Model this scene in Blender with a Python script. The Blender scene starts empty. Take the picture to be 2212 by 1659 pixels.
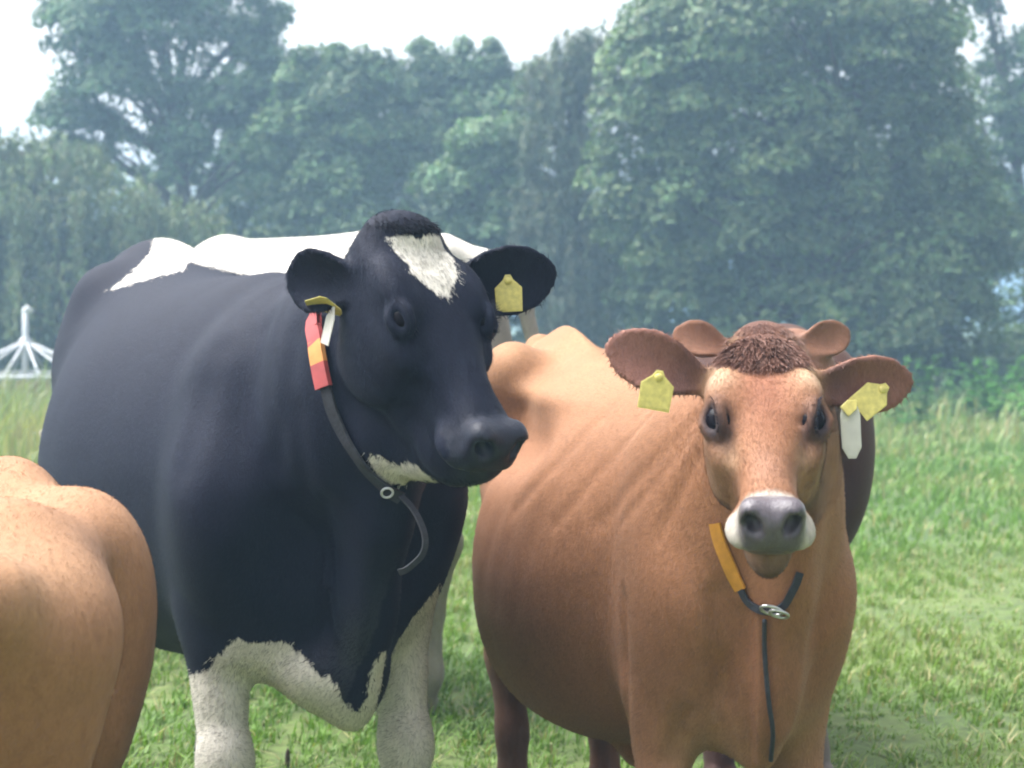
import bpy, math, random
import numpy as np
from mathutils import Vector, Matrix

random.seed(7)
rng = np.random.default_rng(7)
scene = bpy.context.scene
COL = scene.collection

# ------------------------------------------------------------------ camera
F, CX, HY, CH = 4128.0, 1106.0, 680.0, 1.28      # focal length in picture units, optical centre, eye height
PW, PH = 2212.0, 1659.0
cam_d = bpy.data.cameras.new('camera')
cam = bpy.data.objects.new('camera', cam_d)
COL.objects.link(cam)
cam.location = (0, 0, CH)
cam.rotation_euler = (math.radians(90), 0, 0)
cam_d.sensor_width = 36.0
cam_d.lens = 36.0 * F / PW
cam_d.shift_y = -(PH / 2 - HY) / PW
cam_d.clip_start = 0.05
cam_d.clip_end = 3000
cam_d.dof.use_dof = True
cam_d.dof.focus_distance = 3.5
cam_d.dof.aperture_fstop = 6.3
scene.camera = cam

# ------------------------------------------------------------------ sky, sun, exposure
world = bpy.data.worlds.new('World')
scene.world = world
world.use_nodes = True
nt = world.node_tree
nt.nodes.clear()
SUN_EL, SUN_AZ = math.radians(62), math.radians(-70)     # azimuth from +Y (into the picture), clockwise
sky = nt.nodes.new('ShaderNodeTexSky')
sky.sky_type = 'NISHITA'
sky.sun_disc = False
sky.sun_elevation = SUN_EL
sky.sun_rotation = SUN_AZ
sky.air_density = 1.0
sky.dust_density = 6.0
sky.ozone_density = 1.0
bw = nt.nodes.new('ShaderNodeRGBToBW')
mixc = nt.nodes.new('ShaderNodeMix'); mixc.data_type = 'RGBA'
mixc.inputs['Factor'].default_value = 0.96               # overcast: the cloud deck takes most of the colour out of the sky
bg = nt.nodes.new('ShaderNodeBackground')
bg.inputs['Strength'].default_value = 0.15
wo = nt.nodes.new('ShaderNodeOutputWorld')
nt.links.new(sky.outputs[0], bw.inputs[0])
nt.links.new(sky.outputs[0], mixc.inputs['A'])
nt.links.new(bw.outputs[0], mixc.inputs['B'])
nt.links.new(mixc.outputs['Result'], bg.inputs['Color'])
nt.links.new(bg.outputs[0], wo.inputs['Surface'])

sun_d = bpy.data.lights.new('sun', 'SUN')
sun_d.energy = 1.0
sun_d.angle = math.radians(50)
sun_d.color = (1.0, 0.96, 0.9)
sun = bpy.data.objects.new('sun', sun_d)
COL.objects.link(sun)
sd = Vector((math.sin(SUN_AZ) * math.cos(SUN_EL), math.cos(SUN_AZ) * math.cos(SUN_EL), math.sin(SUN_EL)))
sun.rotation_euler = sd.to_track_quat('Z', 'Y').to_euler()
sun.location = sd * 50

scene.view_settings.view_transform = 'Standard'
scene.view_settings.look = 'None'
scene.view_settings.exposure = 1.98
scene.view_settings.gamma = 1
scene.view_settings.use_curve_mapping = False
scene.render.engine = 'CYCLES'
scene.cycles.use_denoising = True
scene.cycles.max_bounces = 6
scene.cycles.diffuse_bounces = 3
scene.cycles.transparent_max_bounces = 8
scene.cycles.volume_bounces = 0
scene.cycles.pixel_filter_type = 'BLACKMAN_HARRIS'
scene.cycles.filter_width = 2.0


def P(px, py, Y):
    return np.array([(px - CX) / F * Y, Y, CH + (HY - py) / F * Y])


# ------------------------------------------------------------------ object helpers
def tag(o, label=None, cat=None, group=None, kind=None):
    if label: o['label'] = label
    if cat: o['category'] = cat
    if group: o['group'] = group
    if kind: o['kind'] = kind
    return o


def empty(name, loc, rotz=0.0, label=None, cat=None, group=None):
    o = bpy.data.objects.new(name, None)
    COL.objects.link(o)
    o.location = loc
    o.rotation_euler = (0, 0, rotz)
    o.empty_display_size = 0.2
    return tag(o, label, cat, group)


def mesh_np(name, V, faces, mat=None, parent=None, smooth=True, attrs=None):
    """V (n,3); faces (m,k) one face size; attrs {name:(type, array)} on points"""
    V = np.asarray(V, np.float32)
    faces = np.asarray(faces, np.int32)
    me = bpy.data.meshes.new(name)
    k = faces.shape[1]
    me.vertices.add(len(V))
    me.vertices.foreach_set('co', V.ravel())
    me.loops.add(faces.size)
    me.loops.foreach_set('vertex_index', faces.ravel())
    me.polygons.add(len(faces))
    me.polygons.foreach_set('loop_start', np.arange(0, faces.size, k, dtype=np.int32))
    me.polygons.foreach_set('loop_total', np.full(len(faces), k, np.int32))
    me.polygons.foreach_set('use_smooth', np.full(len(faces), smooth, bool))
    for an, (typ, arr) in (attrs or {}).items():
        a = me.attributes.new(an, typ, 'POINT')
        if typ == 'FLOAT_COLOR':
            a.data.foreach_set('color', np.asarray(arr, np.float32).ravel())
        else:
            a.data.foreach_set('value', np.asarray(arr, np.float32).ravel())
    me.update(calc_edges=True)
    me.validate()
    o = bpy.data.objects.new(name, me)
    COL.objects.link(o)
    if mat: me.materials.append(mat)
    if parent: o.parent = parent
    return o


def tube(path, radii, seg=8, flat=1.0, nrm=None):
    """swept tube along path; returns V, quads"""
    path = np.asarray(path, float)
    n = len(path)
    radii = np.broadcast_to(np.asarray(radii, float), (n,))
    T = np.gradient(path, axis=0)
    T /= np.linalg.norm(T, axis=1)[:, None] + 1e-12
    up = np.array(nrm if nrm is not None else ([0, 0, 1] if abs(T[0][2]) < .9 else [1, 0, 0]), float)
    V = []
    for i in range(n):
        a = np.cross(up, T[i]); a /= np.linalg.norm(a) + 1e-12
        b = np.cross(T[i], a)
        if nrm is None: up = b
        th = np.arange(seg) / seg * 2 * math.pi
        V.append(path[i] + radii[i] * (np.cos(th)[:, None] * a + flat * np.sin(th)[:, None] * b))
    V = np.concatenate(V)
    i, j = np.meshgrid(np.arange(n - 1), np.arange(seg), indexing='ij')
    j2 = (j + 1) % seg
    Q = np.stack([i * seg + j, i * seg + j2, (i + 1) * seg + j2, (i + 1) * seg + j], -1).reshape(-1, 4)
    return V, Q


def join(parts):
    Vs, Fs, off = [], [], 0
    for V, Q in parts:
        Vs.append(V); Fs.append(np.asarray(Q) + off); off += len(V)
    return np.concatenate(Vs), np.concatenate(Fs)


def capsule_tube(path, radii, seg=8):
    """tube with closed rounded ends"""
    path = np.asarray(path, float); radii = np.broadcast_to(np.asarray(radii, float), (len(path),)).copy()
    d0 = path[0] - path[1]; d0 /= np.linalg.norm(d0)
    d1 = path[-1] - path[-2]; d1 /= np.linalg.norm(d1)
    p = np.concatenate([[path[0] + d0 * radii[0] * .5], path, [path[-1] + d1 * radii[-1] * .5]])
    r = np.concatenate([[1e-4], radii, [1e-4]])
    return tube(p, r, seg)


def smooth_path(pts, n=40):
    pts = np.asarray(pts, float)
    t = np.arange(len(pts))
    tt = np.linspace(0, len(pts) - 1, n)
    out = []
    m = np.gradient(pts, axis=0)
    for x in tt:
        i = min(int(x), len(pts) - 2); u = x - i
        h00, h10, h01, h11 = 2*u**3-3*u**2+1, u**3-2*u**2+u, -2*u**3+3*u**2, u**3-u**2
        out.append(h00*pts[i] + h10*m[i] + h01*pts[i+1] + h11*m[i+1])
    return np.array(out)


# ------------------------------------------------------------------ materials
def new_mat(name):
    m = bpy.data.materials.new(name)
    m.use_nodes = True
    t = m.node_tree
    b = next(n for n in t.nodes if n.type == 'BSDF_PRINCIPLED')
    return m, t, b


def N(t, kind, **kw):
    n = t.nodes.new(kind)
    for k, v in kw.items():
        if k in n.inputs: n.inputs[k].default_value = v
        else: setattr(n, k, v)
    return n


def simple_mat(name, col, rough=.5, metal=0., var=.15, scale=40., bump=0.):
    m, t, b = new_mat(name)
    nz = N(t, 'ShaderNodeTexNoise', Scale=scale, Detail=4.0)
    tc = N(t, 'ShaderNodeTexCoord')
    t.links.new(tc.outputs['Object'], nz.inputs['Vector'])
    rp = N(t, 'ShaderNodeValToRGB')
    rp.color_ramp.elements[0].position = .3; rp.color_ramp.elements[1].position = .7
    rp.color_ramp.elements[0].color = tuple(c * (1 - var) for c in col) + (1,)
    rp.color_ramp.elements[1].color = tuple(min(1, c * (1 + var)) for c in col) + (1,)
    t.links.new(nz.outputs['Fac'], rp.inputs[0])
    t.links.new(rp.outputs[0], b.inputs['Base Color'])
    b.inputs['Roughness'].default_value = rough
    b.inputs['Metallic'].default_value = metal
    if bump:
        bp = N(t, 'ShaderNodeBump', Strength=bump, Distance=.002)
        t.links.new(nz.outputs['Fac'], bp.inputs['Height'])
        t.links.new(bp.outputs[0], b.inputs['Normal'])
    return m


def coat_mat(name, patches=False, rough=.6, sheen=.25, sheen_tint=(1, 1, 1, 1), white=(.60, .56, .50), hair=.5):
    """short hair: base colour from the coat attribute; optional white patches with ragged hairy edges"""
    m, t, b = new_mat(name)
    at = N(t, 'ShaderNodeAttribute', attribute_name='coat')
    tc = N(t, 'ShaderNodeTexCoord')
    mp = N(t, 'ShaderNodeMapping'); mp.inputs['Scale'].default_value = (1.0, 1.0, .35)
    t.links.new(tc.outputs['Object'], mp.inputs['Vector'])
    fine = N(t, 'ShaderNodeTexNoise', Scale=260.0, Detail=3.0, Roughness=.7)
    t.links.new(mp.outputs[0], fine.inputs['Vector'])
    big = N(t, 'ShaderNodeTexNoise', Scale=7.0, Detail=5.0, Roughness=.6)
    t.links.new(tc.outputs['Object'], big.inputs['Vector'])
    # gentle blotches and hair grain of the coat itself
    mul = N(t, 'ShaderNodeMath', operation='MULTIPLY_ADD'); mul.inputs[1].default_value = .35; mul.inputs[2].default_value = .825
    t.links.new(big.outputs['Fac'], mul.inputs[0])
    mul2 = N(t, 'ShaderNodeMath', operation='MULTIPLY_ADD'); mul2.inputs[1].default_value = .5; mul2.inputs[2].default_value = .75
    t.links.new(fine.outputs['Fac'], mul2.inputs[0])
    mid = N(t, 'ShaderNodeTexNoise', Scale=70.0, Detail=4.0, Roughness=.7)
    t.links.new(mp.outputs[0], mid.inputs['Vector'])
    mul3 = N(t, 'ShaderNodeMath', operation='MULTIPLY_ADD'); mul3.inputs[1].default_value = .5; mul3.inputs[2].default_value = .75
    t.links.new(mid.outputs['Fac'], mul3.inputs[0])
    pq = N(t, 'ShaderNodeMath', operation='MULTIPLY')
    t.links.new(mul.outputs[0], pq.inputs[0]); t.links.new(mul3.outputs[0], pq.inputs[1])
    pr = N(t, 'ShaderNodeMath', operation='MULTIPLY')
    t.links.new(pq.outputs[0], pr.inputs[0]); t.links.new(mul2.outputs[0], pr.inputs[1])
    col = at.outputs['Color']
    if patches:
        pa = N(t, 'ShaderNodeAttribute', attribute_name='patch')
        edge = N(t, 'ShaderNodeTexNoise', Scale=70.0, Detail=4.0, Roughness=.65)
        t.links.new(mp.outputs[0], edge.inputs['Vector'])
        e2 = N(t, 'ShaderNodeMath', operation='MULTIPLY_ADD'); e2.inputs[1].default_value = .030; e2.inputs[2].default_value = -.015
        t.links.new(edge.outputs['Fac'], e2.inputs[0])
        ad = N(t, 'ShaderNodeMath', operation='ADD')
        t.links.new(pa.outputs['Fac'], ad.inputs[0]); t.links.new(e2.outputs[0], ad.inputs[1])
        mr = N(t, 'ShaderNodeMapRange'); mr.inputs['From Min'].default_value = -.002; mr.inputs['From Max'].default_value = .003
        t.links.new(ad.outputs[0], mr.inputs['Value'])
        mx = N(t, 'ShaderNodeMix', data_type='RGBA')
        t.links.new(mr.outputs[0], mx.inputs['Factor'])
        t.links.new(col, mx.inputs['A']); mx.inputs['B'].default_value = white + (1,)
        col = mx.outputs['Result']
    vm = N(t, 'ShaderNodeVectorMath', operation='SCALE')
    t.links.new(col, vm.inputs[0]); t.links.new(pr.outputs[0], vm.inputs['Scale'])
    t.links.new(vm.outputs[0], b.inputs['Base Color'])
    wa = N(t, 'ShaderNodeAttribute', attribute_name='wet')
    rm_ = N(t, 'ShaderNodeMapRange'); rm_.inputs['To Min'].default_value = rough; rm_.inputs['To Max'].default_value = .3
    sm_ = N(t, 'ShaderNodeMapRange'); sm_.inputs['To Min'].default_value = .16; sm_.inputs['To Max'].default_value = .45
    t.links.new(wa.outputs['Fac'], rm_.inputs['Value']); t.links.new(wa.outputs['Fac'], sm_.inputs['Value'])
    t.links.new(rm_.outputs[0], b.inputs['Roughness']); t.links.new(sm_.outputs[0], b.inputs['Specular IOR Level'])
    b.inputs['Sheen Weight'].default_value = sheen
    b.inputs['Sheen Roughness'].default_value = .4
    b.inputs['Sheen Tint'].default_value = sheen_tint
    bp = N(t, 'ShaderNodeBump', Strength=hair, Distance=.003)
    t.links.new(fine.outputs['Fac'], bp.inputs['Height'])
    t.links.new(bp.outputs[0], b.inputs['Normal'])
    return m


MAT = {}
MAT['holstein'] = coat_mat('black_white_coat', True, rough=.7, sheen=.02, sheen_tint=(.7, .82, 1, 1))
MAT['jersey'] = coat_mat('fawn_coat', False, rough=.66, sheen=.06, sheen_tint=(1, .9, .8, 1))
MAT['eye'] = simple_mat('wet_dark_eye', (.006, .005, .008), rough=.09, var=.2)
MAT['tag_yellow'] = simple_mat('yellow_tag_plastic', (.60, .51, .15), rough=.45, var=.16, scale=120)
MAT['tag_white'] = simple_mat('white_tag_plastic', (.58, .56, .51), rough=.5, var=.06, scale=60)
MAT['strap_dark'] = simple_mat('dark_worn_strap', (.022, .023, .032), rough=.7, var=.4, scale=90, bump=.3)
MAT['strap_orange'] = simple_mat('orange_strap', (.50, .22, .025), rough=.6, var=.12, scale=80, bump=.2)
MAT['red'] = simple_mat('red_plastic', (.42, .07, .07), rough=.5, var=.12)
MAT['orange'] = simple_mat('orange_plastic', (.70, .30, .08), rough=.5, var=.12)
MAT['steel'] = simple_mat('worn_steel', (.55, .55, .56), rough=.3, metal=.9, var=.15)
MAT['galv'] = simple_mat('galvanised_steel', (.55, .57, .60), rough=.55, metal=.2, var=.15, scale=12)
MAT['hair_black'] = simple_mat('black_hair', (.008, .009, .016), rough=.8, var=.3)
MAT['hair_red'] = simple_mat('red_brown_hair', (.165, .072, .048), rough=.65, var=.35, scale=25)


_b = next(n for n in MAT['eye'].node_tree.nodes if n.type == 'BSDF_PRINCIPLED')
_b.inputs['Specular IOR Level'].default_value = .06
_b.inputs['Roughness'].default_value = .16


next(n for n in MAT['hair_black'].node_tree.nodes if n.type == 'BSDF_PRINCIPLED').inputs['Specular IOR Level'].default_value = .12


# ------------------------------------------------------------------ sculpting: signed distance fields
def frame(o, x, up):
    """3x3 columns x,y,z (right handed) and origin; x given, z near up"""
    x = np.asarray(x, float); x = x / np.linalg.norm(x)
    y = np.cross(up, x); y /= np.linalg.norm(y)
    z = np.cross(x, y)
    return np.asarray(o, float), np.stack([x, y, z], 1)


IDF = (np.zeros(3), np.eye(3))


PADU = .075


class Sdf:
    def __init__(s): s.p = []

    def add(s, fn, lo, hi, k, op, fr):
        o, R = fr
        lo, hi = np.asarray(lo, float), np.asarray(hi, float)
        c = np.array([[x, y, z] for x in (lo[0], hi[0]) for y in (lo[1], hi[1]) for z in (lo[2], hi[2])])
        w = c @ R.T + o
        pad = (k if op in 'us' else 0) + (PADU if op == 'u' else .0)
        s.p.append((fn, w.min(0) - pad, w.max(0) + pad, k, op, o.astype(np.float32), R.astype(np.float32)))

    def cone(s, a, b, ra, rb, k=.03, op='u', fr=IDF, sc=(1, 1, 1)):
        sc = np.asarray(sc, np.float32)
        a = np.asarray(a, np.float32); b = np.asarray(b, np.float32)
        lo = np.minimum(a - ra * sc, b - rb * sc); hi = np.maximum(a + ra * sc, b + rb * sc)
        A, B = a / sc, b / sc
        ba = B - A; L2 = float(ba @ ba) + 1e-9; m = float(sc.min())
        def fn(p):
            q = p / sc - A
            t = np.clip((q @ ba) / L2, 0, 1)
            return (np.linalg.norm(q - t[:, None] * ba, axis=1) - (ra + (rb - ra) * t)) * m
        s.add(fn, lo, hi, k, op, fr)

    def chain(s, pts, rad, k=.03, op='u', fr=IDF, sc=(1, 1, 1)):
        for i in range(len(pts) - 1):
            s.cone(pts[i], pts[i + 1], rad[i], rad[i + 1], k, op, fr, sc)

    def ell(s, c, r, k=.03, op='u', fr=IDF, rot=None):
        c = np.asarray(c, float); r = np.asarray(r, np.float32)
        o, R = fr
        o2 = R @ c + o
        R2 = R if rot is None else R @ np.array(Matrix.Rotation(math.radians(rot[1]), 3, rot[0]))
        def fn(p):
            k0 = np.linalg.norm(p / r, axis=1); k1 = np.linalg.norm(p / (r * r), axis=1) + 1e-9
            return k0 * (k0 - 1) / k1
        s.add(fn, -r, r, k, op, (o2, R2))

    def groove(s, pts, w, amp, fr=IDF):
        """soft groove (amp>0) or ridge (amp<0) along a polyline"""
        pts = np.asarray(pts, np.float32)
        def fn(p):
            best = np.full(len(p), 9., np.float32)
            for a, b in zip(pts[:-1], pts[1:]):
                ba = b - a
                t = np.clip(((p - a) @ ba) / (ba @ ba + 1e-9), 0, 1)
                best = np.minimum(best, np.linalg.norm(p - a - t[:, None] * ba, axis=1))
            return amp * np.exp(-(best / w) ** 2)
        s.add(fn, pts.min(0) - 3 * w, pts.max(0) + 3 * w, 0, 'g', fr)

    def bump(s, c, r, amp, fr=IDF):
        c = np.asarray(c, np.float32); r = np.asarray(r, np.float32)
        def fn(p): return -amp * np.exp(-(((p - c) / r) ** 2).sum(1))
        s.add(fn, c - 2.5 * r, c + 2.5 * r, 0, 'g', fr)

    def loft(s, st, k=.03, fr=IDF, n=2.2):
        """stations (x, yc, zc, hw, hu, hd): section half width, half height up and down"""
        st = np.asarray(sorted(st), float)
        xs = np.linspace(st[0, 0], st[-1, 0], 160)
        tab = []
        for c in range(1, st.shape[1]):                      # monotone-ish hermite resample
            y = st[:, c]; x = st[:, 0]
            m = np.gradient(y, x)
            i = np.clip(np.searchsorted(x, xs) - 1, 0, len(x) - 2)
            h = x[i + 1] - x[i]; u = (xs - x[i]) / h
            tab.append((2*u**3-3*u**2+1)*y[i] + (u**3-2*u**2+u)*h*m[i] + (-2*u**3+3*u**2)*y[i+1] + (u**3-u**2)*h*m[i+1])
        yc, zc, hw, hu, hd = tab[:5]
        nu = tab[5] if len(tab) > 5 else np.full_like(xs, n)
        nd = tab[6] if len(tab) > 6 else np.full_like(xs, n)
        hw, hu, hd = [np.maximum(v, .004) for v in (hw, hu, hd)]
        lo = [st[0, 0], (yc - hw).min(), (zc - hd).min()]; hi = [st[-1, 0], (yc + hw).max(), (zc + hu).max()]
        x0, x1 = st[0, 0], st[-1, 0]
        def fn(p):
            x = np.clip(p[:, 0], x0, x1)
            I = lambda v: np.interp(x, xs, v).astype(np.float32)
            dy = np.abs(p[:, 1] - I(yc)); dz = p[:, 2] - I(zc)
            up = dz > 0
            h = np.where(up, I(hu), I(hd)); w = I(hw)
            e = np.where(up, I(nu), I(nd))
            f = ((dy / w) ** e + (np.abs(dz) / h) ** e + 1e-6) ** (1 / e)
            rr = np.sqrt(dy * dy + dz * dz) + 1e-6
            d = np.where(f > .05, rr * (1 - 1 / np.maximum(f, .05)), -np.minimum(w, h))
            d = np.maximum(d, -np.minimum(w, h))
            ex = np.abs(p[:, 0] - x)
            return np.where(ex > 0, np.sqrt(np.maximum(d, 0) ** 2 + ex ** 2), d)
        s.add(fn, lo, hi, k, 'u', fr)

    def ear(s, base, u, nrm, L, W, th=.007, cup=6., k=.02, curl=.0):
        """leaf-shaped cupped shell: u along the ear, nrm towards the open side"""
        u = np.asarray(u, float) / np.linalg.norm(u)
        v = np.cross(nrm, u); v /= np.linalg.norm(v)
        n = np.cross(u, v)
        fr = (np.asarray(base, float), np.stack([u, v, n], 1))
        us = np.linspace(0, 1, 60)
        prof = np.interp(us, [0, .08, .2, .4, .6, .78, .9, .97, 1], [.36, .42, .62, .92, 1.0, .86, .58, .30, .02])
        def fn(p):
            t = p[:, 0] / L
            tc = np.clip(t, 0, 1)
            w = W * np.interp(tc, us, prof)
            c = cup * (1.7 - 1.2 * tc)
            mid = c * p[:, 1] ** 2 + curl * tc ** 2 * L - .25 * W * (1 - tc) ** 2
            slope = 1 / np.sqrt(1 + (2 * c * p[:, 1]) ** 2)
            dn = np.abs(p[:, 2] - mid) * slope - (th * (1.5 - .9 * tc))
            dv = (np.abs(p[:, 1]) - w) * .9
            dt = np.maximum((t - 1) * L, -t * L - .02)
            q = .004
            d = np.maximum(np.maximum(dn, dv), dt)
            d2 = np.sqrt(np.maximum(dn + q, 0) ** 2 + np.maximum(dv + q, 0) ** 2) - q
            return np.maximum(d, d2)
        s.add(fn, [-.02, -W, -W * .5 - .02], [L, W, W * 2.5 + abs(curl) * L], k, 'u', fr)
        return fr

    def __call__(s, p):
        p = np.asarray(p, np.float32)
        if len(p) > 4000:                                    # sort into cells so that each shape only visits its own
            cell = np.floor((p - p.min(0)) / .09).astype(np.int64)
            nx = cell.max(0) + 1
            key = (cell[:, 0] * nx[1] + cell[:, 1]) * nx[2] + cell[:, 2]
            order = np.argsort(key, kind='stable')
            ks, st = np.unique(key[order], return_index=True)
            en = np.append(st[1:], len(p))
            clo = p.min(0) + np.stack([ks // (nx[1] * nx[2]), ks // nx[2] % nx[1], ks % nx[2]], 1) * .09
            out = np.empty(len(p), np.float32)
            out[order] = s.run(p[order], (clo, st, en))
            return out
        return s.run(p, None)

    def run(s, p, cells):
        d = np.full(len(p), .5, np.float32)
        for fn, lo, hi, k, op, o, R in s.p:
            if cells is not None:
                clo, st, en = cells
                c = np.nonzero(((clo < hi) & (clo + .09 > lo)).all(1))[0]
                if not len(c): continue
                n = en[c] - st[c]
                i = np.repeat(st[c] - np.concatenate([[0], np.cumsum(n)[:-1]]), n) + np.arange(n.sum())
            else:
                i = np.nonzero(((p > lo) & (p < hi)).all(1))[0]
            if not len(i): continue
            b = fn((p[i] - o) @ R).astype(np.float32)
            a = d[i]
            if op == 'u':
                h = np.clip(.5 + .5 * (b - a) / k, 0, 1)
                r = a * h + b * (1 - h) - k * h * (1 - h)
                d[i] = np.where(a > .45, np.minimum(b, .45), r)
            elif op == 's':
                h = np.clip(.5 - .5 * (b + a) / k, 0, 1)
                d[i] = a * (1 - h) - b * h + k * h * (1 - h)
            else:
                d[i] = a + b
        return d

    def bounds(s):
        lo = np.min([q[1] for q in s.p if q[4] == 'u'], 0) + .05
        hi = np.max([q[2] for q in s.p if q[4] == 'u'], 0) - .05
        return lo, hi


def polygonise(sdf, h):
    """naive surface nets on a narrow band"""
    lo, hi = sdf.bounds()
    B = 8
    nb = np.ceil((hi - lo) / (h * B)).astype(int) + 1
    g = np.stack(np.meshgrid(*[np.arange(n) for n in nb], indexing='ij'), -1).reshape(-1, 3)
    cc = lo + (g + .5) * h * B
    dc = sdf(cc)
    act = np.abs(dc) < h * B * 1.15
    dims = nb * B
    D = np.repeat(np.repeat(np.repeat(np.where(dc < 0, -1., 1.).astype(np.float32).reshape(nb), B, 0), B, 1), B, 2)
    ga = g[act]
    off = np.stack(np.meshgrid(*[np.arange(B)] * 3, indexing='ij'), -1).reshape(-1, 3)
    for i in range(0, len(ga), 1500):
        idx = (ga[i:i + 1500, None, :] * B + off[None]).reshape(-1, 3)
        D[idx[:, 0], idx[:, 1], idx[:, 2]] = sdf(lo + idx * h)
    S = D < 0
    c = [S[x:dims[0] - 1 + x, y:dims[1] - 1 + y, z:dims[2] - 1 + z] for x in (0, 1) for y in (0, 1) for z in (0, 1)]
    anyc = c[0].copy(); allc = c[0].copy()
    for q in c[1:]:
        anyc |= q; allc &= q
    cells = np.argwhere(anyc & ~allc)
    del anyc, allc
    val = np.stack([D[cells[:, 0] + x, cells[:, 1] + y, cells[:, 2] + z] for x in (0, 1) for y in (0, 1) for z in (0, 1)], 1)
    cor = np.array([[x, y, z] for x in (0, 1) for y in (0, 1) for z in (0, 1)], float)
    acc = np.zeros((len(cells), 3)); cnt = np.zeros(len(cells))
    for a in range(8):
        for b in range(a + 1, 8):
            if np.abs(cor[a] - cor[b]).sum() != 1: continue
            va, vb = val[:, a], val[:, b]
            m = (va < 0) != (vb < 0)
            t = va[m] / (va[m] - vb[m])
            acc[m] += cor[a] + t[:, None] * (cor[b] - cor[a]); cnt[m] += 1
    V = lo + (cells + acc / cnt[:, None]) * h
    vid = np.full(tuple(dims - 1), -1, np.int32)
    vid[cells[:, 0], cells[:, 1], cells[:, 2]] = np.arange(len(cells))
    quads = []
    for ax in range(3):
        sl0 = [slice(1, d - 1) for d in dims]; sl1 = list(sl0)
        sl0[ax] = slice(0, dims[ax] - 1); sl1[ax] = slice(1, dims[ax])
        e = np.argwhere(S[tuple(sl0)] != S[tuple(sl1)])
        base = np.ones(3, int); base[ax] = 0
        e = e + base
        neg = S[e[:, 0], e[:, 1], e[:, 2]]
        u, v = (ax + 1) % 3, (ax + 2) % 3
        def at(du, dv):
            q = e.copy(); q[:, u] += du; q[:, v] += dv
            return vid[q[:, 0], q[:, 1], q[:, 2]]
        q = np.stack([at(-1, -1), at(0, -1), at(0, 0), at(-1, 0)], 1)
        q[~neg] = q[~neg][:, ::-1]
        quads.append(q)
    Q = np.concatenate(quads)
    Q = Q[(Q >= 0).all(1)]
    # pull the vertices onto the surface along their normals
    fnm = np.cross(V[Q[:, 2]] - V[Q[:, 0]], V[Q[:, 3]] - V[Q[:, 1]])
    vn = np.stack([sum(np.bincount(Q[:, c_], fnm[:, a], len(V)) for c_ in range(4)) for a in range(3)], 1)
    vn /= np.linalg.norm(vn, axis=1)[:, None] + 1e-12
    V = V - vn * np.clip(sdf(V), -h * .5, h * .5)[:, None]
    return V, Q


def poly_sd(pts, poly):
    """signed distance to polygon, positive inside"""
    poly = np.asarray(poly, float)
    d = np.full(len(pts), 9.); ins = np.zeros(len(pts), bool)
    for i in range(len(poly)):
        a, b = poly[i - 1], poly[i]
        ba = b - a
        t = np.clip(((pts - a) @ ba) / (ba @ ba + 1e-12), 0, 1)
        d = np.minimum(d, np.linalg.norm(pts - a - t[:, None] * ba, axis=1))
        c = ((a[1] > pts[:, 1]) != (b[1] > pts[:, 1]))
        xx = a[0] + (pts[:, 1] - a[1]) / (b[1] - a[1] + 1e-12) * (b[0] - a[0])
        ins ^= c & (pts[:, 0] < xx)
    return np.where(ins, d, -d)


def gauss(p, c, r):
    return np.exp(-(((p - np.asarray(c)) / np.asarray(r)) ** 2).sum(1))


def sstep(a, b, x):
    t = np.clip((x - a) / (b - a), 0, 1)
    return t * t * (3 - 2 * t)


class Place:
    """a cow's own frame: origin on the ground below the breast, x forward, y to its left"""
    def __init__(s, ox, oy, deg, oz=0.0):
        a = math.radians(deg)
        s.o = np.array([ox, oy, oz])
        s.R = np.array([[math.sin(a), math.cos(a), 0], [-math.cos(a), math.sin(a), 0], [0, 0, 1]])
        s.rotz = math.atan2(-math.cos(a), math.sin(a))
    def loc(s, w): return (np.asarray(w) - s.o) @ s.R
    def L(s, px, py, Y): return s.loc(P(px, py, Y))
    def world(s, l): return np.asarray(l) @ s.R.T + s.o
    def hit(s, sdf, px, py, y0=1.6, y1=9.0):
        """where the line of sight through a point of the picture meets the sculpted surface (local)"""
        Y = y0
        while Y < y1:
            q = s.L(px, py, Y)
            d = float(sdf(q[None])[0])
            if d < .0015:
                return q
            Y += max(.002, min(d * .6, .05))
        return None


# ------------------------------------------------------------------ cow anatomy
def head_frame(pl, poll, muzz, roll=0.0):
    """poll, muzz in cow space -> (origin, R), length"""
    ax = muzz - poll
    L = np.linalg.norm(ax); ax = ax / L
    up = np.array([0, 0, 1.0]) + 0 * ax
    o, R = frame(poll, ax, up)
    c, s = math.cos(math.radians(roll)), math.sin(math.radians(roll))
    Rr = np.array([[1, 0, 0], [0, c, -s], [0, s, c]])
    return (o, R @ Rr), L


EYE = (.405, .196, .078)
EYE_OUT = (.22, .74, .60)


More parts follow.
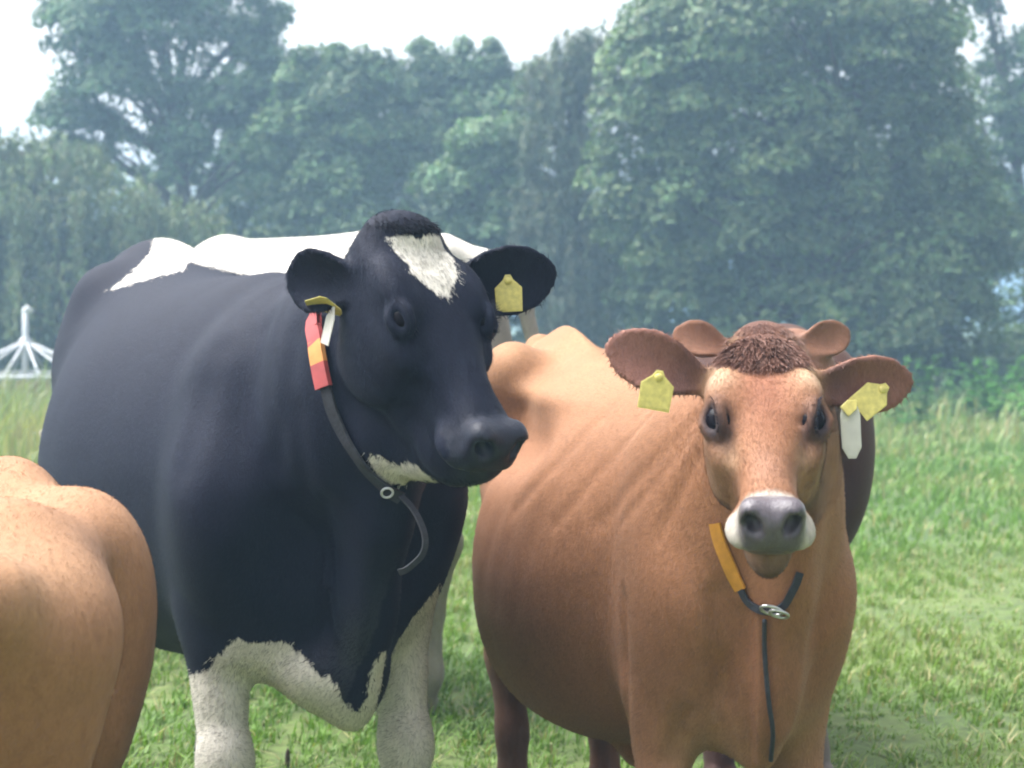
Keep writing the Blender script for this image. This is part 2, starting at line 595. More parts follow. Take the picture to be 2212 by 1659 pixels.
def sculpt_head(S, fr, L, w=1.0, fine=True, mz=1.0, jd=1.0, es=1.0):
    st = [(-.13, 0, -.06, .09, .04, .12), (-.06, 0, -.02, .165, .09, .2), (.04, 0, 0, .210, .125, .26), (.16, 0, 0, .218, .140, .31),
          (.30, 0, 0, .212, .142, .335), (.42, 0, -.005, .188, .13, .325), (.54, 0, -.01, .158, .12, .285), (.66, 0, -.01, .138, .112, .235),
          (.78, 0, -.01, .130, .108, .19), (.88, 0, -.01, .134, .102, .15), (.95, 0, -.01, .128, .084, .12), (1.0, 0, -.015, .10, .055, .085)]
    S.loft([(a * L, b * L, c * L, d * L * (w if a < .6 else mz), e * L, f * L * (jd if a < .8 else 1)) for a, b, c, d, e, f in st], .02, fr, n=2.25)
    E = lambda c, r, k=.03, op='u', rot=None: S.ell([v * L for v in c], [v * L for v in r], k, op, fr, rot)
    for sg in (-1, 1):
        E((.27, sg * .165 * w, .088), (.14, .07, .058), .03)                       # brow over the eye
        E((.46, sg * .165 * w, -.015), (.11, .05, .055), .035)                       # cheekbone
        E((.36, sg * .145 * w, -.17 * jd), (.20, .075, .16 * jd), .05)                # jaw muscle
        E((.90, sg * (.050 + .052 * mz), -.070), (.10, .078, .064), .025)                  # upper lip sides
    E((.955, 0, .012), (.070, .118 * mz, .088), .025)                              # nose pad
    E((.80, 0, -.235), (.15, .100 * mz, .095), .02)                                 # chin
    S.chain([np.array(q) * L for q in ((.40, 0, -.27 * jd), (.6, 0, -.25 * (1 + .5 * (jd - 1))), (.80, 0, -.20))], [.10 * L, .088 * L, .072 * L], .03, 'u', fr)
    E((-.03, 0, .055), (.11, .145, .085), .04)                                      # poll
    if fine:
        S.groove([np.array(q) * L for q in ((.06, .005, .14), (.14, -.004, .15), (.2, 0, .15))], .008, .0022, fr)
        for sg in (-1, 1): S.groove([np.array(q) * L for q in ((.20, 0, .145), (.17, sg * .06, .14), (.10, sg * .10, .13))], .010, .0018, fr)
        S.groove([np.array(q) * L for q in ((.10, 0, .15), (.30, 0, .15))], .05, .004, fr)          # dip of the forehead
        for sg in (-1, 1):
            S.groove([np.array(q) * L for q in ((1.03, 0, -.098), (1.0, sg * .08, -.102), (.93, sg * .15, -.112), (.80, sg * .18, -.135))], .010, .012, fr)
            S.groove([np.array(q) * L for q in ((.47, sg * .14, .105), (.60, sg * .115, .085), (.74, sg * .10, .065))], .024, .003, fr)   # nasal edge hollow
            S.groove([np.array(q) * L for q in ((.44, sg * .185, .07), (.51, sg * .165, .06), (.57, sg * .15, .04))], .014, .006, fr)   # tear trough
            S.groove([np.array(q) * L for q in ((.86, sg * .07 * mz, .105), (.93, sg * .12 * mz, .06), (.93, sg * .14 * mz, -.02))], .012, .003, fr)
            E((.955, sg * .098 * mz, .078), (.052, .032, .034), .03)                          # wing of the nostril
            E((1.005, sg * .086 * mz, .052), (.060, .029, .043), .010, 's', ('X', -sg * 35))   # nostril
            # eye socket and lids
            ec = np.array((EYE[0], sg * EYE[1] * w, EYE[2])) * L
            fo, fR = frame(fr[1] @ ec + fr[0], fr[1] @ np.array((1, -sg * .15, -.22)), fr[1] @ np.array((EYE_OUT[0], sg * EYE_OUT[1], EYE_OUT[2])))
            ef = (fo, fR)                                              # x along the lids, z out of the eye
            S.ell((0, 0, .026 * L * es), (.066 * L * es, .050 * L * es, .05 * L * es), .012, 's', ef)
            al = np.linspace(0, 2 * math.pi, 15)
            ring = [np.array((.086 * math.cos(a), .056 * math.sin(a), .028 - .034 * abs(math.cos(a)) ** 2)) * L * es for a in al]
            S.chain(ring, [.0044 + .0015 * (math.sin(a) > 0) for a in al], .012, 'u', ef)
        S.groove([np.array(q) * L for q in ((1.05, 0, .02), (1.06, 0, -.09))], .007, .003, fr)


def eye_parts(root, fr, L, w=1.0, es=1.0):
    for sg in (-1, 1):
        ec = np.array((EYE[0], sg * EYE[1] * w, EYE[2])) * L
        o, R = frame(fr[1] @ ec + fr[0], fr[1] @ np.array((1, -sg * .15, -.22)), fr[1] @ np.array((EYE_OUT[0], sg * EYE_OUT[1], EYE_OUT[2])))
        th, ph = np.meshgrid(np.linspace(0, math.pi, 15), np.linspace(0, 2 * math.pi, 24, endpoint=False), indexing='ij')
        V = np.stack([1.25 * np.sin(th) * np.cos(ph), np.sin(th) * np.sin(ph), np.cos(th)], -1).reshape(-1, 3) * .061 * L * es
        V = (V - (0, 0, .020 * L * es)) @ R.T + o
        i, j = np.meshgrid(np.arange(14), np.arange(24), indexing='ij')
        Q = np.stack([i * 24 + j, (i + 1) * 24 + j, (i + 1) * 24 + (j + 1) % 24, i * 24 + (j + 1) % 24], -1).reshape(-1, 4)
        mesh_np('eye', V, Q, MAT['eye'], root)
        # upper lashes, on the lid nearer the forehead
        yu = 1 if (R[:, 1] @ fr[1][:, 2]) > 0 else -1
        tr = []
        for a in np.linspace(.12, math.pi - .12, 44):
            a2 = a + rng.normal(0, .03)
            b = np.array((.086 * math.cos(a2), yu * .052 * math.sin(a2), .038 - .034 * math.cos(a2) ** 2)) * L * es
            tip = b + np.array((.02 * math.cos(a2), yu * .012, .042)) * L * rng.uniform(.7, 1.1)
            tr.append(np.array([b - (.0012, 0, 0), b + (.0012, 0, 0), tip]) @ R.T + o)
        V = np.concatenate(tr)
        mesh_np('eyelashes', V, np.arange(len(V)).reshape(-1, 3), MAT['hair_black'], root)


def sculpt_body(S, sc, trunk, hip, front, rear, udder=None, tail=None, hook=.17, hdrop=.10, slim=1.0):
    """trunk stations (s back from the breast, hw, zc, top, bottom)"""
    S.loft([(-a * sc, 0, c * sc, b * sc, (d - c) * sc, (c - e) * sc, nu, 2.3) for a, b, c, d, e, nu in trunk], .05)
    for sg in (-1, 1):
        # pelvis
        S.ell((-hip[0] * sc, sg * hook * sc, (hip[1] - hdrop) * sc), (.085 * sc, .055 * sc, .06 * sc), .08)
        S.ell((-(hip[0] + .33) * sc, sg * .105 * sc, (hip[1] - .14) * sc), (.06 * sc, .045 * sc, .06 * sc), .07)
        # thigh and rear leg
        r = [(-x * sc, sg * y * sc, z * sc) for x, y, z in rear]
        S.chain(r[:2], [.19 * sc, .135 * sc], .09, sc=(1, .62, 1))
        S.chain(r[1:], [.13 * sc, .062 * sc, .042 * sc, .050 * sc, .052 * sc], .035, sc=(1, .78, 1))
        # shoulder and front leg
        f = [(-x * sc, sg * y * sc, z * sc) for x, y, z in front]
        S.chain(f[:3], [.12 * sc, .125 * sc, .09 * sc], .08, sc=(1, .68 * slim, 1))
        S.chain(f[2:], [.080 * sc, .050 * sc, .036 * sc, .046 * sc, .052 * sc], .035, sc=(1, .85 * slim, 1))
        kn = f[3]
        S.ell((kn[0] + .012 * sc, kn[1], kn[2]), (.050 * sc, .047 * sc, .07 * sc), .03)
        # hooves
        for q in (f[-1], r[-1]):
            S.ell((q[0] + .03 * sc, q[1] - .026 * sc, .035 * sc), (.07 * sc, .028 * sc, .045 * sc), .012)
            S.ell((q[0] + .03 * sc, q[1] + .026 * sc, .035 * sc), (.07 * sc, .028 * sc, .045 * sc), .012)
    if udder: S.ell([v * sc for v in udder[0]], [v * sc for v in udder[1]], .06)
    if tail: S.chain([np.array(q) * sc for q in tail[0]], [v * sc for v in tail[1]], .04)


FRONT_H = [(.20, .15, 1.12), (.15, .185, .93), (.24, .185, .70), (.18, .185, .42), (.185, .185, .26), (.19, .185, .12), (.165, .185, .06)]
REAR_H = [(1.40, .16, 1.12), (1.24, .20, .84), (1.62, .16, .53), (1.56, .16, .32), (1.54, .16, .13), (1.51, .16, .06)]


def strands(name, roots, dirs, length, width, mat, parent, curl=.3, grav=.2, segs=3):
    """tuft of hair: tapering ribbons"""
    n = len(roots)
    Ls = length * rng.uniform(.6, 1.2, n)
    d = dirs + rng.normal(0, curl, (n, 3)); d /= np.linalg.norm(d, axis=1)[:, None]
    side = np.cross(d, rng.normal(0, 1, (n, 3))); side /= np.linalg.norm(side, axis=1)[:, None]
    V = np.zeros((n, segs * 2 + 1, 3)); p = roots.copy()
    for s_ in range(segs):
        w = width * (1 - .6 * s_ / segs)
        V[:, s_ * 2] = p - side * w; V[:, s_ * 2 + 1] = p + side * w
        p = p + d * (Ls / segs)[:, None]
        d = d + np.array([0, 0, -grav]) + rng.normal(0, curl * .35, (n, 3)); d /= np.linalg.norm(d, axis=1)[:, None]
    V[:, -1] = p
    tri = []
    for s_ in range(segs - 1):
        a = s_ * 2
        tri += [[a, a + 1, a + 3], [a, a + 3, a + 2]]
    a = (segs - 1) * 2
    tri += [[a, a + 1, a + 2]]
    tri = np.array(tri)
    Fc = (np.arange(n)[:, None, None] * (segs * 2 + 1) + tri[None]).reshape(-1, 3)
    return mesh_np(name, V.reshape(-1, 3), Fc, mat, parent)


def plate(name, outline, o, u, v, th, mat, parent, bend=0.0):
    """thin plate of a 2D outline in the plane u,v at o, bevelled, bent about v"""
    outline = np.asarray(outline, float)
    u = np.asarray(u, float) / np.linalg.norm(u); v = np.asarray(v, float) - u * (np.asarray(v) @ u); v /= np.linalg.norm(v)
    n = np.cross(u, v)
    c = outline.mean(0)
    rings = []
    for f, z in ((.0, .5), (.90, .5), (1.0, .2), (1.0, -.2), (.90, -.5), (.0, -.5)):
        q = c + (outline - c) * f
        rings.append(o + q[:, :1] * u + q[:, 1:] * v + (z * th + bend * q[:, :1] ** 2) * n)
    V = np.concatenate(rings); k = len(outline)
    i, j = np.meshgrid(np.arange(5), np.arange(k), indexing='ij')
    Q = np.stack([i * k + j, i * k + (j + 1) % k, (i + 1) * k + (j + 1) % k, (i + 1) * k + j], -1).reshape(-1, 4)
    return mesh_np(name, V, Q, mat, parent, smooth=False)


def band(path, normals, width, th):
    """flat strap along path; normals point out of the body; returns V,Q"""
    path = np.asarray(path, float); normals = np.asarray(normals, float)
    T = np.gradient(path, axis=0); T /= np.linalg.norm(T, axis=1)[:, None]
    B = np.cross(T, normals); B /= np.linalg.norm(B, axis=1)[:, None]
    Nn = np.cross(B, T)
    ring = np.array([(-.5, 0), (-.46, 1), (.46, 1), (.5, 0), (.46, -.3), (-.46, -.3)])
    V = np.concatenate([p + ring[:, :1] * width * b + ring[:, 1:] * th * n for p, b, n in zip(path, B, Nn)])
    k = len(ring); n = len(path)
    i, j = np.meshgrid(np.arange(n - 1), np.arange(k), indexing='ij')
    Q = np.stack([i * k + j, i * k + (j + 1) % k, (i + 1) * k + (j + 1) % k, (i + 1) * k + j], -1).reshape(-1, 4)
    return V, Q


def sdf_normal(S, p, e=.006):
    p = np.atleast_2d(p)
    g = np.stack([S(p + np.eye(3)[a] * e) - S(p - np.eye(3)[a] * e) for a in range(3)], 1)
    return g / (np.linalg.norm(g, axis=1)[:, None] + 1e-9)


HAZE = .0057
def hair_mat():
    m, t, b = new_mat('lying_hair')
    at = N(t, 'ShaderNodeAttribute', attribute_name='tint')
    t.links.new(at.outputs['Color'], b.inputs['Base Color'])
    nn_ = N(t, 'ShaderNodeAttribute', attribute_name='skin')
    vt = N(t, 'ShaderNodeVectorTransform', vector_type='NORMAL', convert_from='OBJECT', convert_to='WORLD')
    t.links.new(nn_.outputs['Vector'], vt.inputs[0])
    t.links.new(vt.outputs[0], b.inputs['Normal'])
    b.inputs['Roughness'].default_value = .65
    b.inputs['Specular IOR Level'].default_value = .2
    return m


MAT['lying_hair'] = hair_mat()


def coat_hair(root, S, V, Q, col, n, length, flow, front=None, width=.0008, lift=.22, var=(.72, 1.32)):
    """short hairs lying along the flow over the body; colour taken from the coat at the root"""
    a, b_, c = V[Q[:, 0]], V[Q[:, 1]], V[Q[:, 2]]
    fn = np.cross(V[Q[:, 2]] - a, V[Q[:, 3]] - b_)
    ar = np.linalg.norm(fn, axis=1) * .5
    w = ar if front is None else ar * front((a + c) / 2)
    k = rng.choice(len(Q), n, p=w / w.sum())
    u, v = rng.uniform(0, 1, (2, n, 1))
    q = V[Q[k]]
    p = (q[:, 0] * (1 - u) + q[:, 1] * u) * (1 - v) + (q[:, 3] * (1 - u) + q[:, 2] * u) * v
    nr = fn[k] / (np.linalg.norm(fn[k], axis=1)[:, None] + 1e-12)
    f = flow(p) + rng.normal(0, .22, (n, 3))
    f = f - nr * (f * nr).sum(1)[:, None]
    f /= np.linalg.norm(f, axis=1)[:, None] + 1e-9
    sd_ = np.cross(nr, f)
    l = length * rng.uniform(.5, 1.25, (n, 1))
    base = p - nr * .0006
    tip = p + f * l + nr * l * lift * rng.uniform(.3, 1.3, (n, 1))
    T = np.stack([base - sd_ * width, base + sd_ * width, tip], 1).reshape(-1, 3)
    cc = col[Q[k, 0]][:, :3] * rng.uniform(var[0], var[1], (n, 1))
    cc = np.repeat(np.concatenate([cc, np.ones((n, 1))], 1), 3, 0)
    o = mesh_np('coat_hair', T, np.arange(n * 3).reshape(n, 3), MAT['lying_hair'], root, smooth=False, attrs={'tint': ('FLOAT_COLOR', cc)})
    at = o.data.attributes.new('skin', 'FLOAT_VECTOR', 'POINT')
    at.data.foreach_set('vector', np.repeat(nr, 3, 0).astype(np.float32).ravel())
    o['kind'] = 'stuff'
    return o


TAGSHAPE = [(-.5, -.62), (.5, -.62), (.52, .22), (.2, .5), (.1, .68), (-.1, .68), (-.2, .5), (-.52, .22)]

HA = 0.0074


def snap(S, x, z, side, y1=.6):
    """point of the flank at (x, z) on the given side"""
    ys = np.linspace(y1, 0, 240)
    d = S(np.stack([np.full(240, x), side * ys, np.full(240, z)], 1))
    i = np.argmax(d < 0)
    return np.array([x, side * ys[i], z])


def snap_line(S, pts, side):
    return [snap(S, x, z, side) for x, z in pts]


def add_ribs(S, sc, s0, n, top, bot, amp=.006, w=.022, step=.085, lean=.12):
    for sg in (-1, 1):
        for i in range(n):
            s_ = s0 + step * i
            pts = [(-(s_ + lean * u) * sc, (top + (bot - top) * u) * sc) for u in np.linspace(0, 1, 6)]
            S.groove(snap_line(S, pts, sg), w * sc, amp)


def in_plane(fr, pl, px, py, h):
    """line of sight met with the plane z=h of a head frame -> (x, y) in that frame"""
    o, R = fr
    a = (pl.L(px, py, 0.0) - o) @ R
    b = (pl.L(px, py, 4.0) - o) @ R
    t = (h - a[2]) / (b[2] - a[2])
    return (a + (b - a) * t)[:2]


def in_side(fr, pl, px, py, yv):
    o, R = fr
    a = (pl.L(px, py, 0.0) - o) @ R
    b = (pl.L(px, py, 4.0) - o) @ R
    t = (yv - a[1]) / (b[1] - a[1])
    return (a + (b - a) * t)[[0, 2]]


# ================================================================== black and white cow
pa = Place(-.31, 3.58, 24)
A = Sdf()
TRUNK_H = [(-.02, .05, .84, .93, .76, 2), (.03, .15, .85, 1.04, .66, 2), (.10, .22, .9, 1.18, .59, 2), (.22, .265, .95, 1.30, .565, 1.8),
           (.38, .30, .95, 1.36, .56, 1.7), (.6, .345, .92, 1.365, .54, 1.8), (.9, .385, .90, 1.37, .51, 1.9), (1.12, .37, .93, 1.40, .54, 1.8),
           (1.28, .30, 1.04, 1.44, .66, 1.7), (1.42, .24, 1.13, 1.475, .84, 1.8), (1.6, .18, 1.2, 1.46, .95, 1.9), (1.72, .10, 1.28, 1.42, 1.1, 2), (1.78, .03, 1.33, 1.38, 1.28, 2)]
sculpt_body(A, 1.0, TRUNK_H, (1.38, 1.47), FRONT_H, REAR_H, ((-1.32, 0, .60), (.2, .17, .15)),
            ([(-1.74, 0, 1.41), (-1.82, 0, 1.30), (-1.83, 0, .95), (-1.80, 0, .55), (-1.79, 0, .40)], [.05, .034, .024, .04, .02]), hdrop=.14, hook=.16)
A.chain([(-.18, 0, 1.08), (.06, 0, 1.14), (.20, .01, 1.24)], [.25, .20, .15], .08, sc=(1, .72, 1.08))
A.chain([(.24, .01, 1.06), (.15, .01, .90), (.05, .02, .74), (-.02, .02, .60)], [.06, .055, .065, .075], .07, sc=(1, .55, 1))
A.cone((-.02, .02, .60), (-.035, .02, .535), .06, .028, .05, sc=(1, .7, 1))
A.ell(pa.L(715, 1440, 3.66), (.10, .105, .085), .06)
A.ell(pa.L(600, 1380, 3.72), (.10, .12, .06), .06)
fa, LA = head_frame(pa, pa.L(858, 545, 3.29), pa.L(1068, 988, 3.08))
A.ell(fa[0] + fa[1] @ (np.array((-.02, 0, .055)) * LA), (.12 * LA, .15 * LA, .080 * LA), .03, 'u', (np.zeros(3), np.eye(3)))
sculpt_head(A, fa, LA, 1.06, mz=.90, jd=1.2, es=.68)
A.chain([pa.L(790, 860, 3.40), pa.L(845, 925, 3.34), pa.L(935, 968, 3.27), pa.L(1035, 990, 3.17)], [.085, .070, .050, .042], .035, sc=(1, .85, 1))
ea_r = A.ear(fa[0] + fa[1] @ (np.array((.12, -.20, -.05)) * LA), pa.R.T @ np.array((-.8, .42, .06)), pa.R.T @ np.array((-.25, -1, -.1)), .152, .056, cup=7)
ea_l = A.ear(fa[0] + fa[1] @ (np.array((.14, .20, -.07)) * LA), pa.R.T @ np.array((1, .12, .17)), pa.R.T @ np.array((-.1, -1, -.12)), .205, .062, cup=5)
for x0, y0, x1, y1, w, am in [(640, 900, 690, 1330, .03, .006), (700, 1080, 720, 1300, .02, .004), (470, 760, 395, 1010, .04, .006), (560, 720, 480, 1100, .05, .007), (640, 720, 600, 1000, .03, .004), (850, 1120, 830, 1400, .03, .005)]:
    pp = [pa.hit(A, x0 + (x1 - x0) * u, y0 + (y1 - y0) * u) for u in np.linspace(0, 1, 5)]
    pp = [q for q in pp if q is not None]
    if len(pp) > 1: A.groove(pp, w, am)
VA, QA = polygonise(A, HA)


def front_poly(pl, pts, Y):
    return np.array([pl.L(x, y, Y)[1:] for x, y in pts])


def on_head(S, pl, fr, pts, ax):
    out = []
    for x, y in pts:
        q = pl.hit(S, x, y)
        if q is not None: out.append(((q - fr[0]) @ fr[1])[ax])
    return np.array(out)


# coat patches: white where positive
hp = (VA - fa[0]) @ fa[1]
patch = np.full(len(VA), -.2)
fm = VA[:, 0] > -.42
leg1 = front_poly(pa, [(395, 1478), (440, 1440), (470, 1390), (495, 1366), (515, 1376), (560, 1372), (587, 1368), (622, 1400), (650, 1440), (664, 1434), (690, 1482),
                       (706, 1500), (728, 1512), (738, 1470), (735, 1420), (748, 1378), (768, 1376), (774, 1420), (771, 1470), (776, 1506), (792, 1518), (770, 1600), (600, 1560), (560, 2400), (380, 2400)], 3.66)
leg2 = front_poly(pa, [(800, 1540), (832, 1470), (852, 1432), (862, 1388), (900, 1335), (940, 1302), (968, 1268), (982, 1300), (1040, 1290), (1040, 2400), (780, 2400)], 3.70)
yz = VA[:, 1:]
patch[fm] = np.maximum(patch[fm], np.maximum(poly_sd(yz[fm], leg1), poly_sd(yz[fm], leg2)))
# rump
rm = VA[:, 0] < -.85
rump = np.array([pa.L(x, y, 4.9)[1:] for x, y in [(340, 495), (420, 500), (480, 540), (535, 592), (500, 588), (460, 578), (408, 566), (398, 584), (330, 600), (232, 630), (300, 574), (325, 545)]])
Wv = pa.world(VA[rm])
q = np.stack([Wv[:, 0] / Wv[:, 1] * 4.9, CH + (Wv[:, 2] - CH) / Wv[:, 1] * 4.9], 1)
rw = np.array([P(x, y, 4.9)[[0, 2]] for x, y in [(340, 490), (430, 490), (490, 540), (540, 597), (500, 588), (460, 578), (408, 566), (398, 584), (330, 600), (232, 630), (300, 574), (325, 545)]])
sdv = poly_sd(q, rw)
sdv = np.where(VA[rm][:, 2] > 1.2, sdv, -.2)
patch[rm] = np.maximum(patch[rm], sdv)
# blaze on the forehead
bl = on_head(A, pa, fa, [(x, y) for x, y in [(832, 516), (868, 506), (905, 516), (950, 505), (966, 524), (985, 562), (989, 600), (978, 625), (968, 648), (940, 632), (898, 597), (868, 556)]], [0, 1])
hd = (hp[:, 2] > .03 * LA) & (hp[:, 0] > -.25 * LA) & (hp[:, 0] < .6 * LA)
patch[hd] = np.maximum(patch[hd], poly_sd(hp[hd][:, :2], bl))
# under the jaw
jw = on_head(A, pa, fa, [(x, y) for x, y in [(796, 978), (835, 995), (850, 1002), (864, 1006), (880, 996), (905, 1010), (940, 1040), (900, 1046), (850, 1048), (815, 1034)]], [0, 2])
jm = (hp[:, 1] < .03) & (hp[:, 2] < -.08 * LA) & (hp[:, 0] > -.1 * LA) & (hp[:, 0] < 1.0 * LA)
patch[jm] = np.maximum(patch[jm], poly_sd(hp[jm][:, [0, 2]], jw))
coat = np.tile(np.array([.0052, .0072, .0200, 1.0]), (len(VA), 1))
nose = np.exp(-(((hp[:, 0] / LA - 1.0) / .12) ** 2)) * (np.abs(hp[:, 1]) < .16 * LA)
coat[:, :3] += nose[:, None] * np.array([.004, .004, .004])
hoof = VA[:, 2] < .075
patch[hoof] = -.2
coat[hoof, :3] = (.03, .026, .022)
knee = gauss(VA, (-.15, -.185, .42), (.07, .05, .05)) + gauss(VA, (-.15, .185, .42), (.07, .05, .05))

cow_a = empty('cow', pa.o, pa.rotz, 'black and white cow with yellow ear tags, white forehead blaze and white front legs', 'cow', 'cows in the pasture')
mesh_np('body', VA, QA, MAT['holstein'], cow_a, attrs={'coat': ('FLOAT_COLOR', coat), 'patch': ('FLOAT', patch), 'wet': ('FLOAT', np.clip(nose * .8, 0, 1))})
eye_parts(cow_a, fa, LA, 1.06, .68)


def poll_tuft(name, fr, L, n, rx, ry, length, mat, root, S, x0=-.06, fwd=.3, width=.0012, lift=.35, **kw):
    o, R = fr
    a = rng.uniform(0, 2 * math.pi, n); r = np.sqrt(rng.uniform(0, 1, n))
    lp = np.stack([x0 + rx * r * np.cos(a), ry * r * np.sin(a), np.full(n, .3)], 1) * L
    z = np.full(n, .3 * L)
    for _ in range(40):
        lp[:, 2] = z
        d = S(lp @ R.T + o)
        z = z - np.clip(d * .7, 0, .03)
    ok = (np.abs(S(np.stack([lp[:, 0], lp[:, 1], z], 1) @ R.T + o)) < .004) & (z > -.04 * L)
    lp = lp[ok]; z = z[ok]; n = len(z)
    lp[:, 2] = z - .004
    root_p = lp @ R.T + o
    nr_ = sdf_normal(S, root_p)
    fw_ = R @ np.array((1.0, 0, .1))
    dr = nr_ * lift + fw_ * fwd + (R @ np.array((0, 1.0, 0))) * (lp[:, 1:2] / (ry * L) * .35) + rng.normal(0, .18, (n, 3))
    dr /= np.linalg.norm(dr, axis=1)[:, None]
    return strands(name, root_p, dr, length, width, mat, root, **kw)


def head_flow(fr, L, S_sc=1.0):
    def fl(p):
        h = (p - fr[0]) @ fr[1] / L
        near = ((h[:, 0] > -.2) & (np.abs(h[:, 1]) < .4) & (np.abs(h[:, 2]) < .5))[:, None]
        body = np.array((-1.0, 0, -.55))
        return np.where(near, fr[1][:, 0] + 0 * p, body + 0 * p)
    return fl


def near_front(p): return .25 + 1.0 * sstep(-1.2, -.3, p[:, 0])


colA = coat.copy()
colA[:, :3] *= 1.0
colA[:, :3] = np.where((patch + rng.normal(0, .004, len(patch)) > 0)[:, None], np.array((.40, .375, .335)), colA[:, :3])
nhA = hp[:, 0] / LA > .86
eyA = gauss(np.stack([hp[:, 0], np.abs(hp[:, 1]), hp[:, 2]], 1) / LA, (EYE[0], EYE[1] * 1.06, EYE[2]), (.08, .05, .06)) > .35
okA = ~(eyA | nhA & (np.abs(hp[:, 2]) < .2 * LA) & (np.abs(hp[:, 1]) < .2 * LA))[QA[:, 0]]
coat_hair(cow_a, A, VA, QA[okA], colA, 150000, .013, head_flow(fa, LA), near_front, var=(.7, 1.4))
poll_tuft('forelock', fa, LA, 7000, .11, .15, .022, MAT['hair_black'], cow_a, A, x0=-.10, fwd=1.0, lift=.16, curl=.10, grav=.12, width=.0010)


def ear_tag(root, pl, S, px, py, w, h, mat, tilt=0.0, face=(0, -1, 0), depth=.010, name='ear_tag', bend=0.0, at=None, shape=TAGSHAPE, stud=True):
    """tag hanging in front of the ear: face is the world direction it looks"""
    p = pl.hit(S, px, py) if at is None else at
    if p is None: p = pl.L(px, py, 3.1)
    f = np.asarray(face, float); f /= np.linalg.norm(f)
    u = np.cross((0, 0, 1.0), f) * -1
    u = np.cross(f, (0, 0, 1.0)); u /= np.linalg.norm(u); u = -u
    v = np.cross(u, f) * -1
    v = np.array([0, 0, 1.0]) - f * f[2]; v /= np.linalg.norm(v)
    c, s_ = math.cos(math.radians(tilt)), math.sin(math.radians(tilt))
    u2, v2 = c * u + s_ * v, -s_ * u + c * v
    o = p + pl.R.T @ (f * depth)
    ol = np.array(shape) * (w, h)
    t = plate(name, ol, o, pl.R.T @ u2, pl.R.T @ v2, .0022, mat, root, bend)
    if stud:
        top = o + (pl.R.T @ v2) * (ol[:, 1].max() - .011)
        fl = pl.R.T @ f
        V, Q = tube(np.array([top - fl * .014, top + fl * .0025, top + fl * .0045, top + fl * .0046]), [.0045, .0065, .0055, .0002], 12)
        mesh_np('stud', V, Q, mat, t)
    return t


ear_tag(cow_a, pa, A, 1100, 636, .046, .050, MAT['tag_yellow'], tilt=3, face=(-.1, -1, .05))
# near ear: tag seen almost edge on, with the white one below it
q = pa.hit(A, 706, 640)
if q is None: q = pa.L(706, 640, 3.3)
ear_tag(cow_a, pa, A, 0, 0, .062, .045, MAT['tag_yellow'], tilt=-38, face=(-.25, -.30, -.92), at=q, depth=.012, bend=8., stud=False)
ear_tag(cow_a, pa, A, 0, 0, .024, .055, MAT['tag_white'], tilt=-14, face=(-.75, -.65, .1), at=pa.L(712, 702, pa.world(q)[1] - .01), depth=.0, bend=10., stud=False)


def collar_path(pl, S, pts, nrm_off=.004):
    out, nr = [], []
    for px, py in pts:
        h = pl.hit(S, px, py)
        if h is None: continue
        out.append(h)
    out = smooth_path(out, 60)
    n = sdf_normal(S, out)
    d = S(out)
    return out + n * (nrm_off - d)[:, None], n


def closed_back(S, c, pts_a, pts_b, up, n=30):
    return None


NECKA = [(742, 560), (706, 640), (692, 690), (692, 740), (698, 790), (707, 835), (722, 890), (745, 940), (775, 988), (806, 1026), (838, 1055), (866, 1074)]
cp, cn = collar_path(pa, A, NECKA)
i0 = np.argmin(np.abs([(pa.world(p)[2] - P(0, 690, pa.world(p)[1])[2]) for p in cp]))
pyc = np.array([HY + (CH - pa.world(p)[2]) * F / pa.world(p)[1] for p in cp])
dark = pyc > 825
col_a = mesh_np('collar', *band(cp[dark], cn[dark], .025, .004), MAT['strap_dark'], cow_a, smooth=False)
for lo_, hi_, m_ in ((688, 745, 'red'), (743, 786, 'orange'), (784, 832, 'red')):
    k = (pyc > lo_ - 6) & (pyc < hi_ + 6)
    if k.sum() > 1: mesh_np('number_block', *band(cp[k] + cn[k] * .004, cn[k], .036, .008), MAT[m_], col_a, smooth=False)
# loose end of the strap, hanging in a curl from the buckle
e0 = pa.world(cp[-1])
le = [pa.L(x, y, e0[1] + dy) for x, y, dy in [(866, 1072, -.01), (890, 1098, -.03), (908, 1130, -.05), (918, 1165, -.06), (913, 1195, -.06), (895, 1216, -.055), (876, 1231, -.05), (862, 1236, -.045)]]
le = smooth_path(le, 40)
nn = np.tile(pa.R.T @ np.array((.55, -.8, .1)), (len(le), 1))
Vb, Qb = band(le, nn, .012, .003)
mesh_np('loose_strap', Vb, Qb, MAT['strap_dark'], col_a, smooth=False)
bk = cp[-6] + cn[-6] * .008
Tb = cp[-2] - cp[-10]; Tb /= np.linalg.norm(Tb)
Bb = np.cross(cn[-6], Tb)
ringp = np.array([bk + Tb * .009 * math.cos(a) + Bb * .012 * math.sin(a) for a in np.linspace(0, 2 * math.pi, 25)])
mesh_np('buckle', *tube(ringp, .0022, 8), MAT['galv'], col_a)

